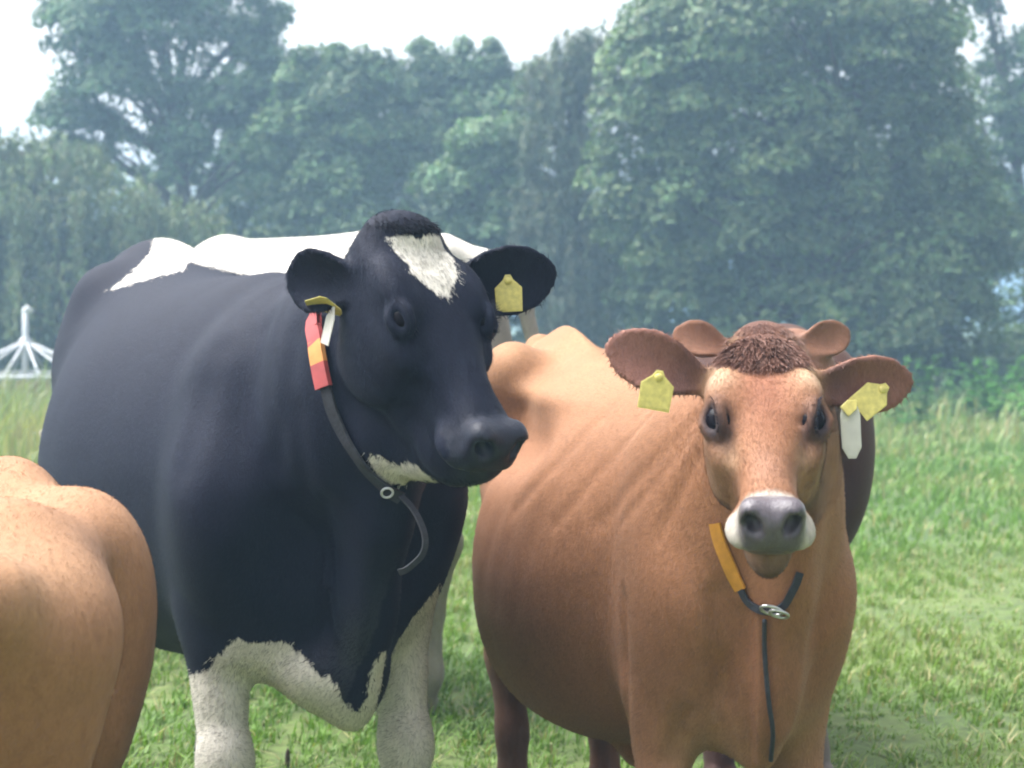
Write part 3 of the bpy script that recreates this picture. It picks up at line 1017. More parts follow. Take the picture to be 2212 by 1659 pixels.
# ================================================================== fawn cow in front
pb = Place(.427, 3.25, 13)
TRUNK_J = [(-.03, .04, .72, .82, .60, 2), (.02, .10, .74, .94, .55, 2), (.09, .145, .76, 1.04, .52, 2), (.19, .17, .79, 1.12, .51, 1.9), (.34, .20, .80, 1.17, .48, 1.7),
           (.52, .26, .76, 1.17, .44, 1.7), (.8, .305, .72, 1.165, .39, 1.8), (1.0, .295, .75, 1.185, .40, 1.7), (1.14, .22, .86, 1.22, .50, 1.3),
           (1.26, .15, .97, 1.25, .70, 1.25), (1.42, .13, 1.02, 1.245, .80, 1.3), (1.55, .08, 1.08, 1.2, .95, 2), (1.62, .03, 1.12, 1.16, 1.08, 2)]
FRONT_J = [(.16, .085, .98), (.10, .098, .80), (.19, .12, .60), (.15, .13, .36), (.155, .13, .22), (.16, .13, .11), (.14, .13, .055)]
REAR_J = [(1.27, .11, .98), (1.14, .14, .72), (1.45, .115, .46), (1.40, .115, .28), (1.39, .115, .12), (1.36, .115, .055)]


def body_j(S, sc, simple=False):
    sculpt_body(S, sc, TRUNK_J, (1.2, 1.235), FRONT_J, REAR_J, ((-1.12, 0, .46), (.17, .13, .12)),
                ([(-1.58, 0, 1.19), (-1.66, 0, 1.10), (-1.67, 0, .8), (-1.65, 0, .5), (-1.64, 0, .36)], [.042, .028, .02, .035, .015]), hook=.165, hdrop=.085, slim=.85)
    for sg in (-1, 1):
        S.bump((-1.02 * sc, sg * .25 * sc, 1.02 * sc), (.13 * sc, .11 * sc, .075 * sc), -.034 * sc)      # hollow in front of the hip
        S.bump((-.30 * sc, sg * .24 * sc, .80 * sc), (.05 * sc, .06 * sc, .22 * sc), -.016 * sc)          # groove behind the shoulder
        S.bump((-.42 * sc, sg * .13 * sc, 1.12 * sc), (.13 * sc, .08 * sc, .05 * sc), -.012 * sc)


B = Sdf()
body_j(B, 1.0)
B.chain([(-.20, 0, .93), (-.02, 0, 1.01), (.07, -.005, 1.09)], [.21, .165, .125], .07, sc=(1, .70, 1.1))
B.chain([(.13, 0, .93), (.08, 0, .82), (.02, .0, .66), (-.03, 0, .55)], [.05, .05, .055, .05], .06, sc=(1, .55, 1))
B.ell((-.72, 0, .395), (.07, .045, .05), .04)
for sg in (-1, 1):
    B.bump((-.90, sg * .235, 1.005), (.19, .11, .055), -.062)          # hollow flank between the last rib and the hip
    B.bump((-.90, sg * .145, 1.105), (.24, .05, .03), .020)             # shelf of the loin above it
    B.bump((-.62, sg * .24, .98), (.10, .10, .10), .018)                # last ribs
add_ribs(B, 1.0, .50, 4, 1.0, .68, .0012, .03, .11, .14)
fb, LB = head_frame(pb, pb.L(1643, 806, 3.12), pb.L(1668, 1157, 2.80), roll=0)
# loose skin: folds on the neck and the breast
for x0, y0, x1, y1, w, am in [(1500, 905, 1290, 1130, .022, .004), (1480, 960, 1340, 1130, .016, .003), (1505, 990, 1420, 1160, .018, .0035), (1300, 900, 1110, 1100, .022, .005), (1400, 900, 1200, 1130, .018, .003),
                              (1345, 1300, 1352, 1560, .022, .008), (1545, 1290, 1565, 1500, .020, .006), (1612, 1330, 1618, 1640, .016, .006), (1730, 1330, 1705, 1560, .022, .006), (1480, 1540, 1450, 1640, .018, .007), (1640, 1330, 1640, 1650, .010, -.004)]:
    pp = [pb.hit(B, x0 + (x1 - x0) * u, y0 + (y1 - y0) * u) for u in np.linspace(0, 1, 5)]
    pp = [q for q in pp if q is not None]
    if len(pp) > 1: B.groove(pp, w, am)
sculpt_head(B, fb, LB, 1.0, mz=.85, es=.9)
eb_r = B.ear(fb[0] + fb[1] @ (np.array((.09, -.205, .0)) * LB), pb.R.T @ np.array((-1, .12, .42)), pb.R.T @ np.array((.25, -1, -.05)), .185, .050, cup=6)
eb_l = B.ear(fb[0] + fb[1] @ (np.array((.09, .205, .0)) * LB), pb.R.T @ np.array((1, .12, .04)), pb.R.T @ np.array((-.25, -1, -.10)), .170, .048, cup=6)
VB, QB = polygonise(B, HA)


def jersey_coat(V, h, L, earf, base=(.262, .120, .059), dark=(.085, .038, .022), head_dark=1.0, sc=1.0):
    n = len(V)
    c = np.tile(np.array(base), (n, 1))
    def mixto(col, f):
        f = np.clip(f, 0, 1)[:, None]
        c[:] = c * (1 - f) + np.array(col) * f
    z = V[:, 2] / sc; x = V[:, 0] / sc; y = V[:, 1] / sc
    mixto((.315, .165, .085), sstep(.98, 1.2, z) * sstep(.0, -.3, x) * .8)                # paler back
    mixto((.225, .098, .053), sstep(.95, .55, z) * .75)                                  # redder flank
    mixto((.205, .09, .05), gauss(np.stack([x, np.abs(y), z], 1), (-.72, .34, .62), (.3, .2, .2)) * .7)
    mixto((.31, .175, .10), gauss(np.stack([x, np.abs(y), z], 1), (-.10, .05, .52), (.14, .11, .12)) * .8)   # pale brisket
    mixto(dark, sstep(.50, .36, z) * sstep(-.7, -1.1, x) * .92)                            # dark hind legs
    mixto((.16, .075, .04), sstep(.40, .22, z) * sstep(-.7, -.5, x) * .7)
    if h is not None:
        hx, hy, hz = h[:, 0] / L, h[:, 1] / L, h[:, 2] / L
        a = np.abs(hy)
        on = (hx > -.25) & (hx < 1.25) & (a < .36) & (np.abs(hz) < .45)
        m = on.astype(float)
        hh = np.stack([hx, a, hz], 1)
        mixto((.25, .115, .058), m * sstep(.45, .2, a) * .6)
        mixto((.26, .105, .062), m * gauss(np.stack([hx, hy, hz * 0], 1), (.25, 0, 0), (.3, .12, 1)) * .85)   # red brown forehead
        mixto((.50, .32, .18), m * gauss(hh, (.10, .20, .1), (.11, .07, .14)) * .9)        # pale above the eyes
        mixto((.44, .30, .20), m * gauss(hh, (.21, .185, .1), (.07, .06, .09)) * .9)
        mixto((.38, .25, .16), m * gauss(hh, (.60, .15, .05), (.07, .04, .08)) * .7)        # pale below the eyes
        mixto((.27, .155, .088), m * gauss(hh, (.55, .20, -.12), (.2, .08, .15)) * .7)
        mixto((.035, .024, .026), m * gauss(hh, (.42, .200, .080), (.10, .055, .075)) * 1.7)   # dark skin round the eyes
        mixto((.06, .035, .032), m * gauss(hh, (.515, .155, .09), (.055, .028, .05)) * 1.1)
        mixto((.30, .16, .11), m * gauss(np.stack([hx, hy, hz * 0], 1), (.72, 0, 0), (.12, .09, 1)) * .5)
        mixto((.115, .050, .034), m * np.clip(1.3 * gauss(np.stack([hx, hy, hz * 0], 1), (-.05, 0, 0), (.13, .17, 1)), 0, 1) * sstep(.02, .06, hz))
        # muzzle: pale ring, slate nose pad, dark lips
        ring = sstep(.80, .86, hx + .25 * (hz - .08) * 0 + .02 * np.cos(hy * 20))
        mixto((.35, .32, .28), m * sstep(.835, .875, hx) * sstep(-.155, -.115, hz) * .95)
        pad = sstep(.140, .108, a + .42 * np.maximum(0, -.02 - hz)) * sstep(.875, .915, hx + .06 * hz) * sstep(-.14, -.105, hz)
        mixto((.092, .076, .090), m * pad)
        mixto((.02, .015, .02), m * gauss(hh, (1.0, .086, .052), (.06, .032, .045)) * 1.2)
        mixto((.10, .055, .05), m * gauss(np.stack([hx, a * 0, hz], 1), (.95, 0, -.105), (.2, 1, .016)) * sstep(.75, .82, hx) * .9)
        mixto((.16, .10, .065), m * sstep(-.11, -.16, hz) * sstep(.55, .75, hx) * .8)       # chin
        mixto((.07, .04, .035), m * sstep(-.19, -.28, hz) * sstep(.2, .5, hx) * .6)  # underside of the jaw darkened, mostly its shade put into the coat colour
    for fr_, Le in earf:
        e = (V - fr_[0]) @ fr_[1]
        t = e[:, 0] / Le
        on = ((t > .0) & (t < 1.1) & (np.abs(e[:, 1]) < .08) & (np.abs(e[:, 2]) < .09)).astype(float)
        mid = 6 * (1.7 - 1.2 * np.clip(t, 0, 1)) * e[:, 1] ** 2
        inner = sstep(-.004, .003, e[:, 2] - mid + .25 * .05 * (1 - np.clip(t, 0, 1)) ** 2)
        mixto((.24, .112, .078), on * sstep(.0, .25, t) * .75)
        mixto((.205, .095, .078), on * inner * sstep(.0, .3, t) * .8)
        mixto((.08, .045, .04), on * inner * gauss(np.stack([t, e[:, 1] * 0, t * 0], 1), (.22, 0, 0), (.2, 1, 1)) * .6)
    mixto((.03, .022, .018), sstep(.075, .06, z))
    return np.concatenate([c, np.ones((n, 1))], 1)


hB = (VB - fb[0]) @ fb[1] / LB
wetB = sstep(.150, .118, np.abs(hB[:, 1])) * sstep(.875, .915, hB[:, 0]) * sstep(-.14, -.10, hB[:, 2]) * (np.abs(hB[:, 2]) < .3)
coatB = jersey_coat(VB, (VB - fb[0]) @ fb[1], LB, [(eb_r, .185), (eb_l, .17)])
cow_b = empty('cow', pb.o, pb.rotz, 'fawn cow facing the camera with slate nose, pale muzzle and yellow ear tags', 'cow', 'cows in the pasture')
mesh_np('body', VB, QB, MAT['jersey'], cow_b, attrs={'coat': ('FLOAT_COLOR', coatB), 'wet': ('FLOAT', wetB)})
eye_parts(cow_b, fb, LB, 1.0, .9)
hb = (VB - fb[0]) @ fb[1] / LB
okB = ~((hb[:, 0] > .87) & (np.abs(hb[:, 1]) < .2) & (hb[:, 2] > -.2) | (gauss(np.stack([hb[:, 0], np.abs(hb[:, 1]), hb[:, 2]], 1), EYE, (.10, .06, .06)) > .4))[QB[:, 0]]
coat_hair(cow_b, B, VB, QB[okB], coatB, 150000, .011, head_flow(fb, LB), near_front)
poll_tuft('forelock', fb, LB, 8000, .12, .17, .032, MAT['hair_red'], cow_b, B, x0=.0, fwd=1.0, lift=.16, curl=.10, grav=.12, width=.0010)
ear_tag(cow_b, pb, B, 0, 0, .050, .048, MAT['tag_yellow'], tilt=-10, face=(.05, -1, .05), at=pb.L(1416, 845, 2.975))
ear_tag(cow_b, pb, B, 1880, 862, .046, .050, MAT['tag_yellow'], tilt=-52, face=(.1, -1, .2))
qy = pb.hit(B, 1880, 862)
yw = pb.world(qy)[1] - .02 if qy is not None else 3.05
ear_tag(cow_b, pb, B, 0, 0, .020, .022, MAT['tag_yellow'], tilt=-50, face=(.1, -1, .3), at=pb.L(1833, 881, yw), stud=False)
ear_tag(cow_b, pb, B, 0, 0, .031, .062, MAT['tag_white'], tilt=2, face=(0, -1, .1), at=pb.L(1836, 934, yw), shape=[(-.2, -.68), (.2, -.68), (.5, -.40), (.52, .45), (.4, .66), (-.4, .66), (-.52, .45), (-.5, -.40)], stud=False)
# collar: orange strap, ring and hanging cord
cp, cn = collar_path(pb, B, [(1548, 1130), (1556, 1165), (1570, 1205), (1586, 1242), (1603, 1272)])
col_b = mesh_np('collar', *band(cp, cn, .024, .004), MAT['strap_orange'], cow_b, smooth=False)
cp2, cn2 = collar_path(pb, B, [(1603, 1272), (1620, 1300), (1650, 1318), (1690, 1310), (1715, 1270), (1727, 1236)])
mesh_np('strap', *band(cp2, cn2, .013, .004), MAT['strap_dark'], col_b, smooth=False)
qr = pb.hit(B, 1668, 1318)
if qr is None: qr = cp2[len(cp2) // 2]
o_ = qr + pb.R.T @ np.array((0, -.022, 0))
for dx, dz, rr in ((-.004, .003, .014), (.008, -.003, .012)):
    ringp = np.array([o_ + pb.R.T @ np.array((dx + rr * 1.25 * math.cos(a), -.010 * math.sin(a), dz + rr * .55 * math.sin(a) - .3 * rr * math.cos(a))) for a in np.linspace(0, 2 * math.pi, 25)])
    mesh_np('ring', *tube(ringp, .0026, 8), MAT['steel'], col_b)
cd = [pb.hit(B, x, y) for x, y in [(1650, 1338), (1650, 1400), (1654, 1460), (1660, 1520), (1668, 1580), (1664, 1640), (1658, 1700)]]
cd = smooth_path([q + pb.R.T @ np.array((0, -.008, 0)) for q in cd if q is not None], 50)
mesh_np('cord', *capsule_tube(cd, .0042, 8), MAT['strap_dark'], col_b)

# ================================================================== dark brown cow behind it
pd = Place(.695, 4.98, 4)
Dm = Sdf()
body_j(Dm, 1.0)
Dm.chain([(-.20, 0, .93), (.05, 0, 1.05), (.2, 0, 1.10)], [.22, .17, .13], .07, sc=(1, .8, 1.1))
Dm.ell((-.12, .165, .93), (.16, .115, .27), .08)
Dm.ell((-.12, -.17, .98), (.16, .11, .22), .08)
fd, LD = head_frame(pd, pd.L(1648, 752, 4.72), pd.L(1665, 1010, 4.38))
sculpt_head(Dm, fd, LD, 1.0, fine=True)
ed_r = Dm.ear(fd[0] + fd[1] @ (np.array((.03, -.19, .02)) * LD), pd.R.T @ np.array((-1, .2, .30)), pd.R.T @ np.array((.3, -1, .1)), .145, .046, th=.011, cup=7)
ed_l = Dm.ear(fd[0] + fd[1] @ (np.array((.03, .19, .02)) * LD), pd.R.T @ np.array((1, .2, .30)), pd.R.T @ np.array((-.3, -1, .1)), .145, .046, th=.011, cup=7)
VD, QD = polygonise(Dm, .0085)
cD = jersey_coat(VD, (VD - fd[0]) @ fd[1], LD, [(ed_r, .145), (ed_l, .145)], base=(.05, .028, .022), dark=(.03, .018, .015))
eD = np.zeros(len(VD))
for fr_, Le in ((ed_r, .145), (ed_l, .145)):
    e_ = (VD - fr_[0]) @ fr_[1]
    eD = np.maximum(eD, ((e_[:, 0] > .02) & (e_[:, 0] < .17) & (np.abs(e_[:, 1]) < .07) & (np.abs(e_[:, 2]) < .08)))
hD = (VD - fd[0]) @ fd[1]
bodym = sstep(-.02, -.16, hD[:, 0] / LD)
headm = ((hD[:, 0] > -.12) & (np.abs(hD[:, 1]) < .33) & (hD[:, 2] > -.14)).astype(float)
f = (1 - headm)[:, None]
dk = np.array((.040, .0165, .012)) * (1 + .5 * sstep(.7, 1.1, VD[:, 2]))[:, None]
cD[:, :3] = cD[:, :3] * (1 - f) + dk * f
cD[:, :3] = np.where((eD > 0)[:, None], np.array((.20, .095, .058)), cD[:, :3])
fr_ = headm * sstep(.1, -.05, hD[:, 0]) * (np.abs(hD[:, 1]) < .11)
lowleg = (sstep(.50, .34, VD[:, 2]) * (VD[:, 1] > 0) * (VD[:, 0] > -.6))[:, None]
cD[:, :3] = cD[:, :3] * (1 - lowleg) + np.array((.14, .115, .10)) * lowleg
cow_d = empty('cow', pd.o, pd.rotz, 'dark brown cow mostly hidden behind the fawn cow, its two ears showing above', 'cow', 'cows in the pasture')
mesh_np('body', VD, QD, MAT['jersey'], cow_d, attrs={'coat': ('FLOAT_COLOR', cD)})
eye_parts(cow_d, fd, LD)
poll_tuft('forelock', fd, LD, 1500, .2, .2, .04, MAT['hair_red'], cow_d, Dm, x0=-.02, fwd=1., lift=.1, curl=.2, grav=.12)

# ================================================================== white cow further back
pe = Place(-1.33, 7.36, 180 + 37)
E = Sdf()
TRUNK_E = [(-.02, .05, .84, .93, .76, 2), (.03, .15, .85, 1.04, .66, 2), (.10, .22, .9, 1.18, .62, 2), (.22, .265, .95, 1.36, .60, 1.8),
           (.38, .30, .95, 1.46, .60, 1.7), (.6, .345, .95, 1.45, .58, 1.8), (.9, .385, .93, 1.445, .55, 1.9), (1.12, .37, .96, 1.445, .58, 1.8),
           (1.28, .30, 1.06, 1.45, .70, 1.7), (1.42, .24, 1.13, 1.455, .84, 1.8), (1.6, .18, 1.2, 1.435, .95, 1.9), (1.72, .10, 1.28, 1.40, 1.1, 2), (1.78, .03, 1.33, 1.37, 1.28, 2)]
REAR_E = [(x, y * .5, z) for x, y, z in REAR_H]
FRONT_E = [(x - max(0, .8 - z) * .5, y, z) for x, y, z in FRONT_H]
sculpt_body(E, 1.07, TRUNK_E, (1.38, 1.45), FRONT_E, REAR_E, ((-1.30, 0, .74), (.24, .2, .14)),
            ([(-1.74, 0, 1.38), (-1.83, -.08, 1.34), (-1.88, -.18, 1.24), (-1.90, -.22, 1.06), (-1.90, -.20, .7), (-1.90, -.18, .5)], [.05, .035, .024, .02, .04, .02]), hdrop=.12)
E.ell(pe.L(1028, 790, 5.98), (.13, .11, .30), .05)
E.chain([(-.18, 0, 1.10), (.22, 0, 1.0), (.5, 0, .78)], [.25, .19, .14], .08, sc=(1, .72, 1.08))
fe, LE = head_frame(pe, np.array((.62, 0, .78)), np.array((.80, 0, .34)))
sculpt_head(E, fe, LE, 1.0, fine=False)
E.ear(fe[0] + fe[1] @ (np.array((.03, -.19, .02)) * LE), (-.2, -1, .1), (.8, 0, -.6), .18, .06)
E.ear(fe[0] + fe[1] @ (np.array((.03, .19, .02)) * LE), (-.2, 1, .1), (.8, 0, -.6), .18, .06)
VE, QE = polygonise(E, .013)
cE = np.tile(np.array([.30, .27, .22, 1.]), (len(VE), 1))
pE = np.full(len(VE), .2)
pE = np.minimum(pE, -(.32 - np.linalg.norm((VE - (.25, .1, .9)) / (1, 1, 1), axis=1)))
pE = np.minimum(pE, .5 * (VE[:, 2] - 1.36) + .02 * np.sin(VE[:, 0] * 30))          # grey-brown everywhere below the back
cow_e = empty('cow', pe.o, pe.rotz, 'mostly white cow standing behind the black and white cow, only back and tail showing', 'cow', 'cows in the pasture')
mesh_np('body', VE, QE, MAT['holstein'], cow_e, attrs={'coat': ('FLOAT_COLOR', cE), 'patch': ('FLOAT', pE)})
eye_parts(cow_e, fe, LE)

# ================================================================== fawn heifer at the left edge, seen from behind
pc = Place(-1.23, 3.49, 180 + 24)
Cc = Sdf()
body_j(Cc, .84)
for q_, r_, k_ in ((pc.L(112, 1440, 3.02), (.32, .120, .22), .08), (pc.L(20, 1085, 3.12), (.16, .075, .075), .11), (pc.L(125, 1190, 2.82), (.18, .078, .072), .10),
                  (pc.L(58, 1345, 2.585), (.22, .118, .118), .075), (pc.L(45, 1500, 2.58), (.17, .104, .18), .07)):
    Cc.ell(q_, r_, k_)
Cc.ell(pc.L(195, 1290, 2.90), (.18, .085, .15), .08)
Cc.bump(pc.L(285, 1330, 2.72), (.06, .05, .14), -.02)
Cc.chain([(-.17, 0, .80), (.16, 0, .80), (.36, 0, .66)], [.17, .13, .10], .07, sc=(1, .7, 1.1))
fc, LC = head_frame(pc, np.array((.46, 0, .66)), np.array((.60, 0, .34)))
sculpt_head(Cc, fc, LC, 1.0, fine=False)
Cc.ear(fc[0] + fc[1] @ (np.array((.03, -.19, .02)) * LC), (-.2, -1, .1), (.8, 0, -.6), .14, .045)
Cc.ear(fc[0] + fc[1] @ (np.array((.03, .19, .02)) * LC), (-.2, 1, .1), (.8, 0, -.6), .14, .045)
VC, QC = polygonise(Cc, .0085)
cC = jersey_coat(VC, None, 1, [], sc=.84, base=(.305, .148, .080))
for c_, r_, col_, f_ in ((pc.L(232, 1195, 2.62), (.10, .07, .05), (.15, .075, .05), .55), (pc.L(290, 1540, 2.95), (.30, .07, .20), (.10, .048, .032), .85), (pc.L(40, 1230, 2.4), (.2, .15, .06), (.40, .24, .14), .5)):  # first spot paints in the hip hollow's shade; thigh darker, rump paler
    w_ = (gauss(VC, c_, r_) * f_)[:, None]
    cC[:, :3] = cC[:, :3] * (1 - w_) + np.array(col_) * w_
cow_c = empty('cow', pc.o, pc.rotz, 'fawn young cow cut by the left picture edge, rump towards the camera', 'cow', 'cows in the pasture')
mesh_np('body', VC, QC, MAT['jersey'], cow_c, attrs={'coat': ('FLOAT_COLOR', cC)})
eye_parts(cow_c, fc, LC)
coat_hair(cow_c, Cc, VC, QC, cC, 60000, .011, lambda p: np.array((-1., 0, -.6)) + 0 * p)
# __SETTING__
# ================================================================== ground and grass
def attr_leaf_mat(name, trans=.3, rough=.55, spec=.3):
    m, t, b = new_mat(name)
    at = N(t, 'ShaderNodeAttribute', attribute_name='tint')
    t.links.new(at.outputs['Color'], b.inputs['Base Color'])
    b.inputs['Roughness'].default_value = rough
    b.inputs['Specular IOR Level'].default_value = spec
    tr = N(t, 'ShaderNodeBsdfTranslucent')
    sc_ = N(t, 'ShaderNodeVectorMath', operation='MULTIPLY'); sc_.inputs[1].default_value = (1.1, 1.25, .6)
    t.links.new(at.outputs['Color'], sc_.inputs[0]); t.links.new(sc_.outputs[0], tr.inputs['Color'])
    mx = N(t, 'ShaderNodeMixShader'); mx.inputs[0].default_value = trans
    out = next(n for n in t.nodes if n.type == 'OUTPUT_MATERIAL')
    t.links.new(b.outputs[0], mx.inputs[1]); t.links.new(tr.outputs[0], mx.inputs[2]); t.links.new(mx.outputs[0], out.inputs['Surface'])
    return m


MAT['leaf'] = attr_leaf_mat('foliage', .25)
MAT['blade'] = attr_leaf_mat('grass_blades', .3, .5)
MAT['bark'] = simple_mat('grey_bark', (.075, .062, .05), rough=.9, var=.4, scale=9, bump=.6)


def vnoise(x, y, seed=0, scale=1.0):
    """cheap smooth 2D value noise in 0..1"""
    r = np.random.default_rng(seed).uniform(0, 1, (64, 64))
    x = x / scale; y = y / scale
    i = np.floor(x).astype(int); j = np.floor(y).astype(int)
    u = x - i; v = y - j; u = u*u*(3-2*u); v = v*v*(3-2*v)
    g = lambda a, b: r[a % 64, b % 64]
    return (g(i, j)*(1-u)+g(i+1, j)*u)*(1-v) + (g(i, j+1)*(1-u)+g(i+1, j+1)*u)*v


gm, gt, gb = new_mat('pasture_soil_and_thatch')
tc = N(gt, 'ShaderNodeTexCoord')
n1 = N(gt, 'ShaderNodeTexNoise', Scale=.6, Detail=8.0, Roughness=.65)
n2 = N(gt, 'ShaderNodeTexNoise', Scale=14.0, Detail=6.0, Roughness=.7)
gt.links.new(tc.outputs['Object'], n1.inputs['Vector']); gt.links.new(tc.outputs['Object'], n2.inputs['Vector'])
r1 = N(gt, 'ShaderNodeValToRGB')
r1.color_ramp.elements[0].position = .32; r1.color_ramp.elements[0].color = (.055, .10, .024, 1)
r1.color_ramp.elements[1].position = .68; r1.color_ramp.elements[1].color = (.15, .19, .055, 1)
r2 = N(gt, 'ShaderNodeValToRGB')
r2.color_ramp.elements[0].position = .35; r2.color_ramp.elements[0].color = (.55, .55, .55, 1)
r2.color_ramp.elements[1].position = .7; r2.color_ramp.elements[1].color = (1.2, 1.2, 1.1, 1)
mm = N(gt, 'ShaderNodeMix', data_type='RGBA', blend_type='MULTIPLY'); mm.inputs['Factor'].default_value = 1
gt.links.new(n1.outputs['Fac'], r1.inputs[0]); gt.links.new(n2.outputs['Fac'], r2.inputs[0])
gt.links.new(r1.outputs[0], mm.inputs['A']); gt.links.new(r2.outputs[0], mm.inputs['B'])
gt.links.new(mm.outputs['Result'], gb.inputs['Base Color'])
gb.inputs['Roughness'].default_value = .95
gx = np.concatenate([np.linspace(-450, -20, 12), np.linspace(-18, 18, 61), np.linspace(20, 450, 12)])
gy = np.concatenate([np.linspace(-60, -1, 6), np.linspace(0, 40, 81), np.linspace(44, 500, 14)])
XX, YY = np.meshgrid(gx, gy, indexing='ij')
ZZ = (vnoise(XX + 300, YY + 300, 3, 1.3) - .5) * .05 * ((np.abs(XX) < 19) & (YY < 41) & (YY > 0))
ni, nj = XX.shape
ii, jj = np.meshgrid(np.arange(ni - 1), np.arange(nj - 1), indexing='ij')
GQ = np.stack([ii * nj + jj, (ii + 1) * nj + jj, (ii + 1) * nj + jj + 1, ii * nj + jj + 1], -1).reshape(-1, 4)
ground = mesh_np('ground', np.stack([XX, YY, ZZ], -1).reshape(-1, 3), GQ, gm)
tag(ground, 'pasture ground under the grass', kind='structure')


def grass(name, n, y0, y1, hgt, wid, label, region=None, straw=.25, lean=.5, power=1.0, green=(.125, .222, .045), wide=.34):
    u = rng.uniform(0, 1, n)
    y = y0 + (y1 - y0) * u ** power
    x = rng.uniform(-1, 1, n) * (wide * y + .4)
    if region is not None:
        k = region(x, y); x, y = x[k], y[k]; n = len(x)
    # tufts: draw blades towards clump centres
    ci, cj = np.floor(x / .17).astype(int), np.floor(y / .17).astype(int)
    jit = np.random.default_rng(9).uniform(0, 1, (2, 211, 197))
    tx = (ci + jit[0, ci % 211, cj % 197]) * .17; ty = (cj + jit[1, ci % 211, cj % 197]) * .17
    pull = rng.uniform(0, .55, n)
    x = x + (tx - x) * pull; y = y + (ty - y) * pull
    patch_ = vnoise(x + 50, y + 50, 11, .8); patch2 = vnoise(x + 50, y + 50, 12, .27)
    far = 1 + .5 * np.clip((y - 8) / 14, 0, 1)
    h = hgt * (.45 + .6 * patch_ + .4 * patch2) * rng.uniform(.5, 1.25, n) * far
    w = wid * rng.uniform(.7, 1.3, n) * far
    a = rng.uniform(0, 2 * math.pi, n)
    side = np.stack([np.cos(a), np.sin(a), np.zeros(n)], 1)
    dirn = np.stack([-np.sin(a), np.cos(a), np.zeros(n)], 1) * (rng.normal(0, lean, n))[:, None]
    dirn[:, 0] += .12
    base = np.stack([x, y, np.full(n, -.01)], 1)
    up = np.array([0, 0, 1.0])
    V = np.empty((n, 5, 3))
    V[:, 0] = base - side * w[:, None]; V[:, 1] = base + side * w[:, None]
    m_ = base + h[:, None] * (.6 * up + .35 * dirn)
    V[:, 2] = m_ - side * w[:, None] * .7; V[:, 3] = m_ + side * w[:, None] * .7
    V[:, 4] = base + h[:, None] * ((1 - .35 * np.abs(rng.normal(0, .6, n)).clip(0, 1.6))[:, None] * up + dirn * 1.1)
    tri = np.array([[0, 1, 3], [0, 3, 2], [2, 3, 4]])
    Fc = (np.arange(n)[:, None, None] * 5 + tri[None]).reshape(-1, 3)
    c = np.array(green) * rng.uniform(.7, 1.35, (n, 1))
    yel = np.clip((vnoise(x + 90, y + 90, 21, 1.6) - .35) * 1.6, 0, 1)[:, None]
    c = c * (1 - yel * .55) + np.array((.24, .27, .075)) * yel * .55
    st_ = (rng.uniform(0, 1, n) < straw * (.4 + yel[:, 0]))[:, None]
    c = np.where(st_, np.array((.31, .29, .14)) * rng.uniform(.7, 1.25, (n, 1)), c)
    c = np.repeat(np.concatenate([c, np.ones((n, 1))], 1)[:, None], 5, 1).reshape(-1, 4)
    o = mesh_np(name, V.reshape(-1, 3), Fc, MAT['blade'], None, smooth=False, attrs={'tint': ('FLOAT_COLOR', c)})
    return tag(o, label, 'grass', kind='stuff')


grass('grass', 76000, 4.6, 10.5, .064, .0040, 'short bright green pasture grass around and between the cows', straw=.2, lean=.8)
grass('far_grass', 90000, 10, 30.5, .095, .008, 'green pasture grass running back to the foot of the trees', straw=.22, lean=.6, power=.8)
grass('tall_grass', 16000, 13, 30, .42, .009, 'tall yellowish seeding grass at the left edge of the pasture', region=lambda x, y: x < -.215 * y, straw=.75, lean=.28, green=(.20, .25, .08))
grass('rough_grass', 9000, 17, 29, .22, .010, 'rough pale seeding grass before the trees on the right', region=lambda x, y: x > .15 * y, straw=.55, lean=.35, green=(.19, .27, .10))


# ================================================================== trees
def leaf_cloud(c, nrm, length, width, tint, down=0.0):
    n = len(c)
    nrm = nrm / (np.linalg.norm(nrm, axis=1)[:, None] + 1e-9)
    r = rng.normal(0, 1, (n, 3)); r[:, 2] -= down
    a = r - nrm * (r * nrm).sum(1)[:, None]; a /= np.linalg.norm(a, axis=1)[:, None] + 1e-9
    b = np.cross(nrm, a)
    l = (length * rng.uniform(.6, 1.3, n))[:, None]; w = (width * rng.uniform(.6, 1.3, n))[:, None]
    V = np.stack([c - a * l * .5, c - a * l * .05 + b * w * .5 , c + a * l * .5 - nrm * l * .12, c - a * l * .05 - b * w * .5], 1)
    return V.reshape(-1, 3), np.arange(n * 4).reshape(n, 4), np.repeat(np.concatenate([tint, np.ones((n, 1))], 1), 4, axis=0)


def on_ball(n):
    v = rng.normal(0, 1, (n, 3)); return v / np.linalg.norm(v, axis=1)[:, None]


TREES = 'trees and bushes along the far edge of the pasture'


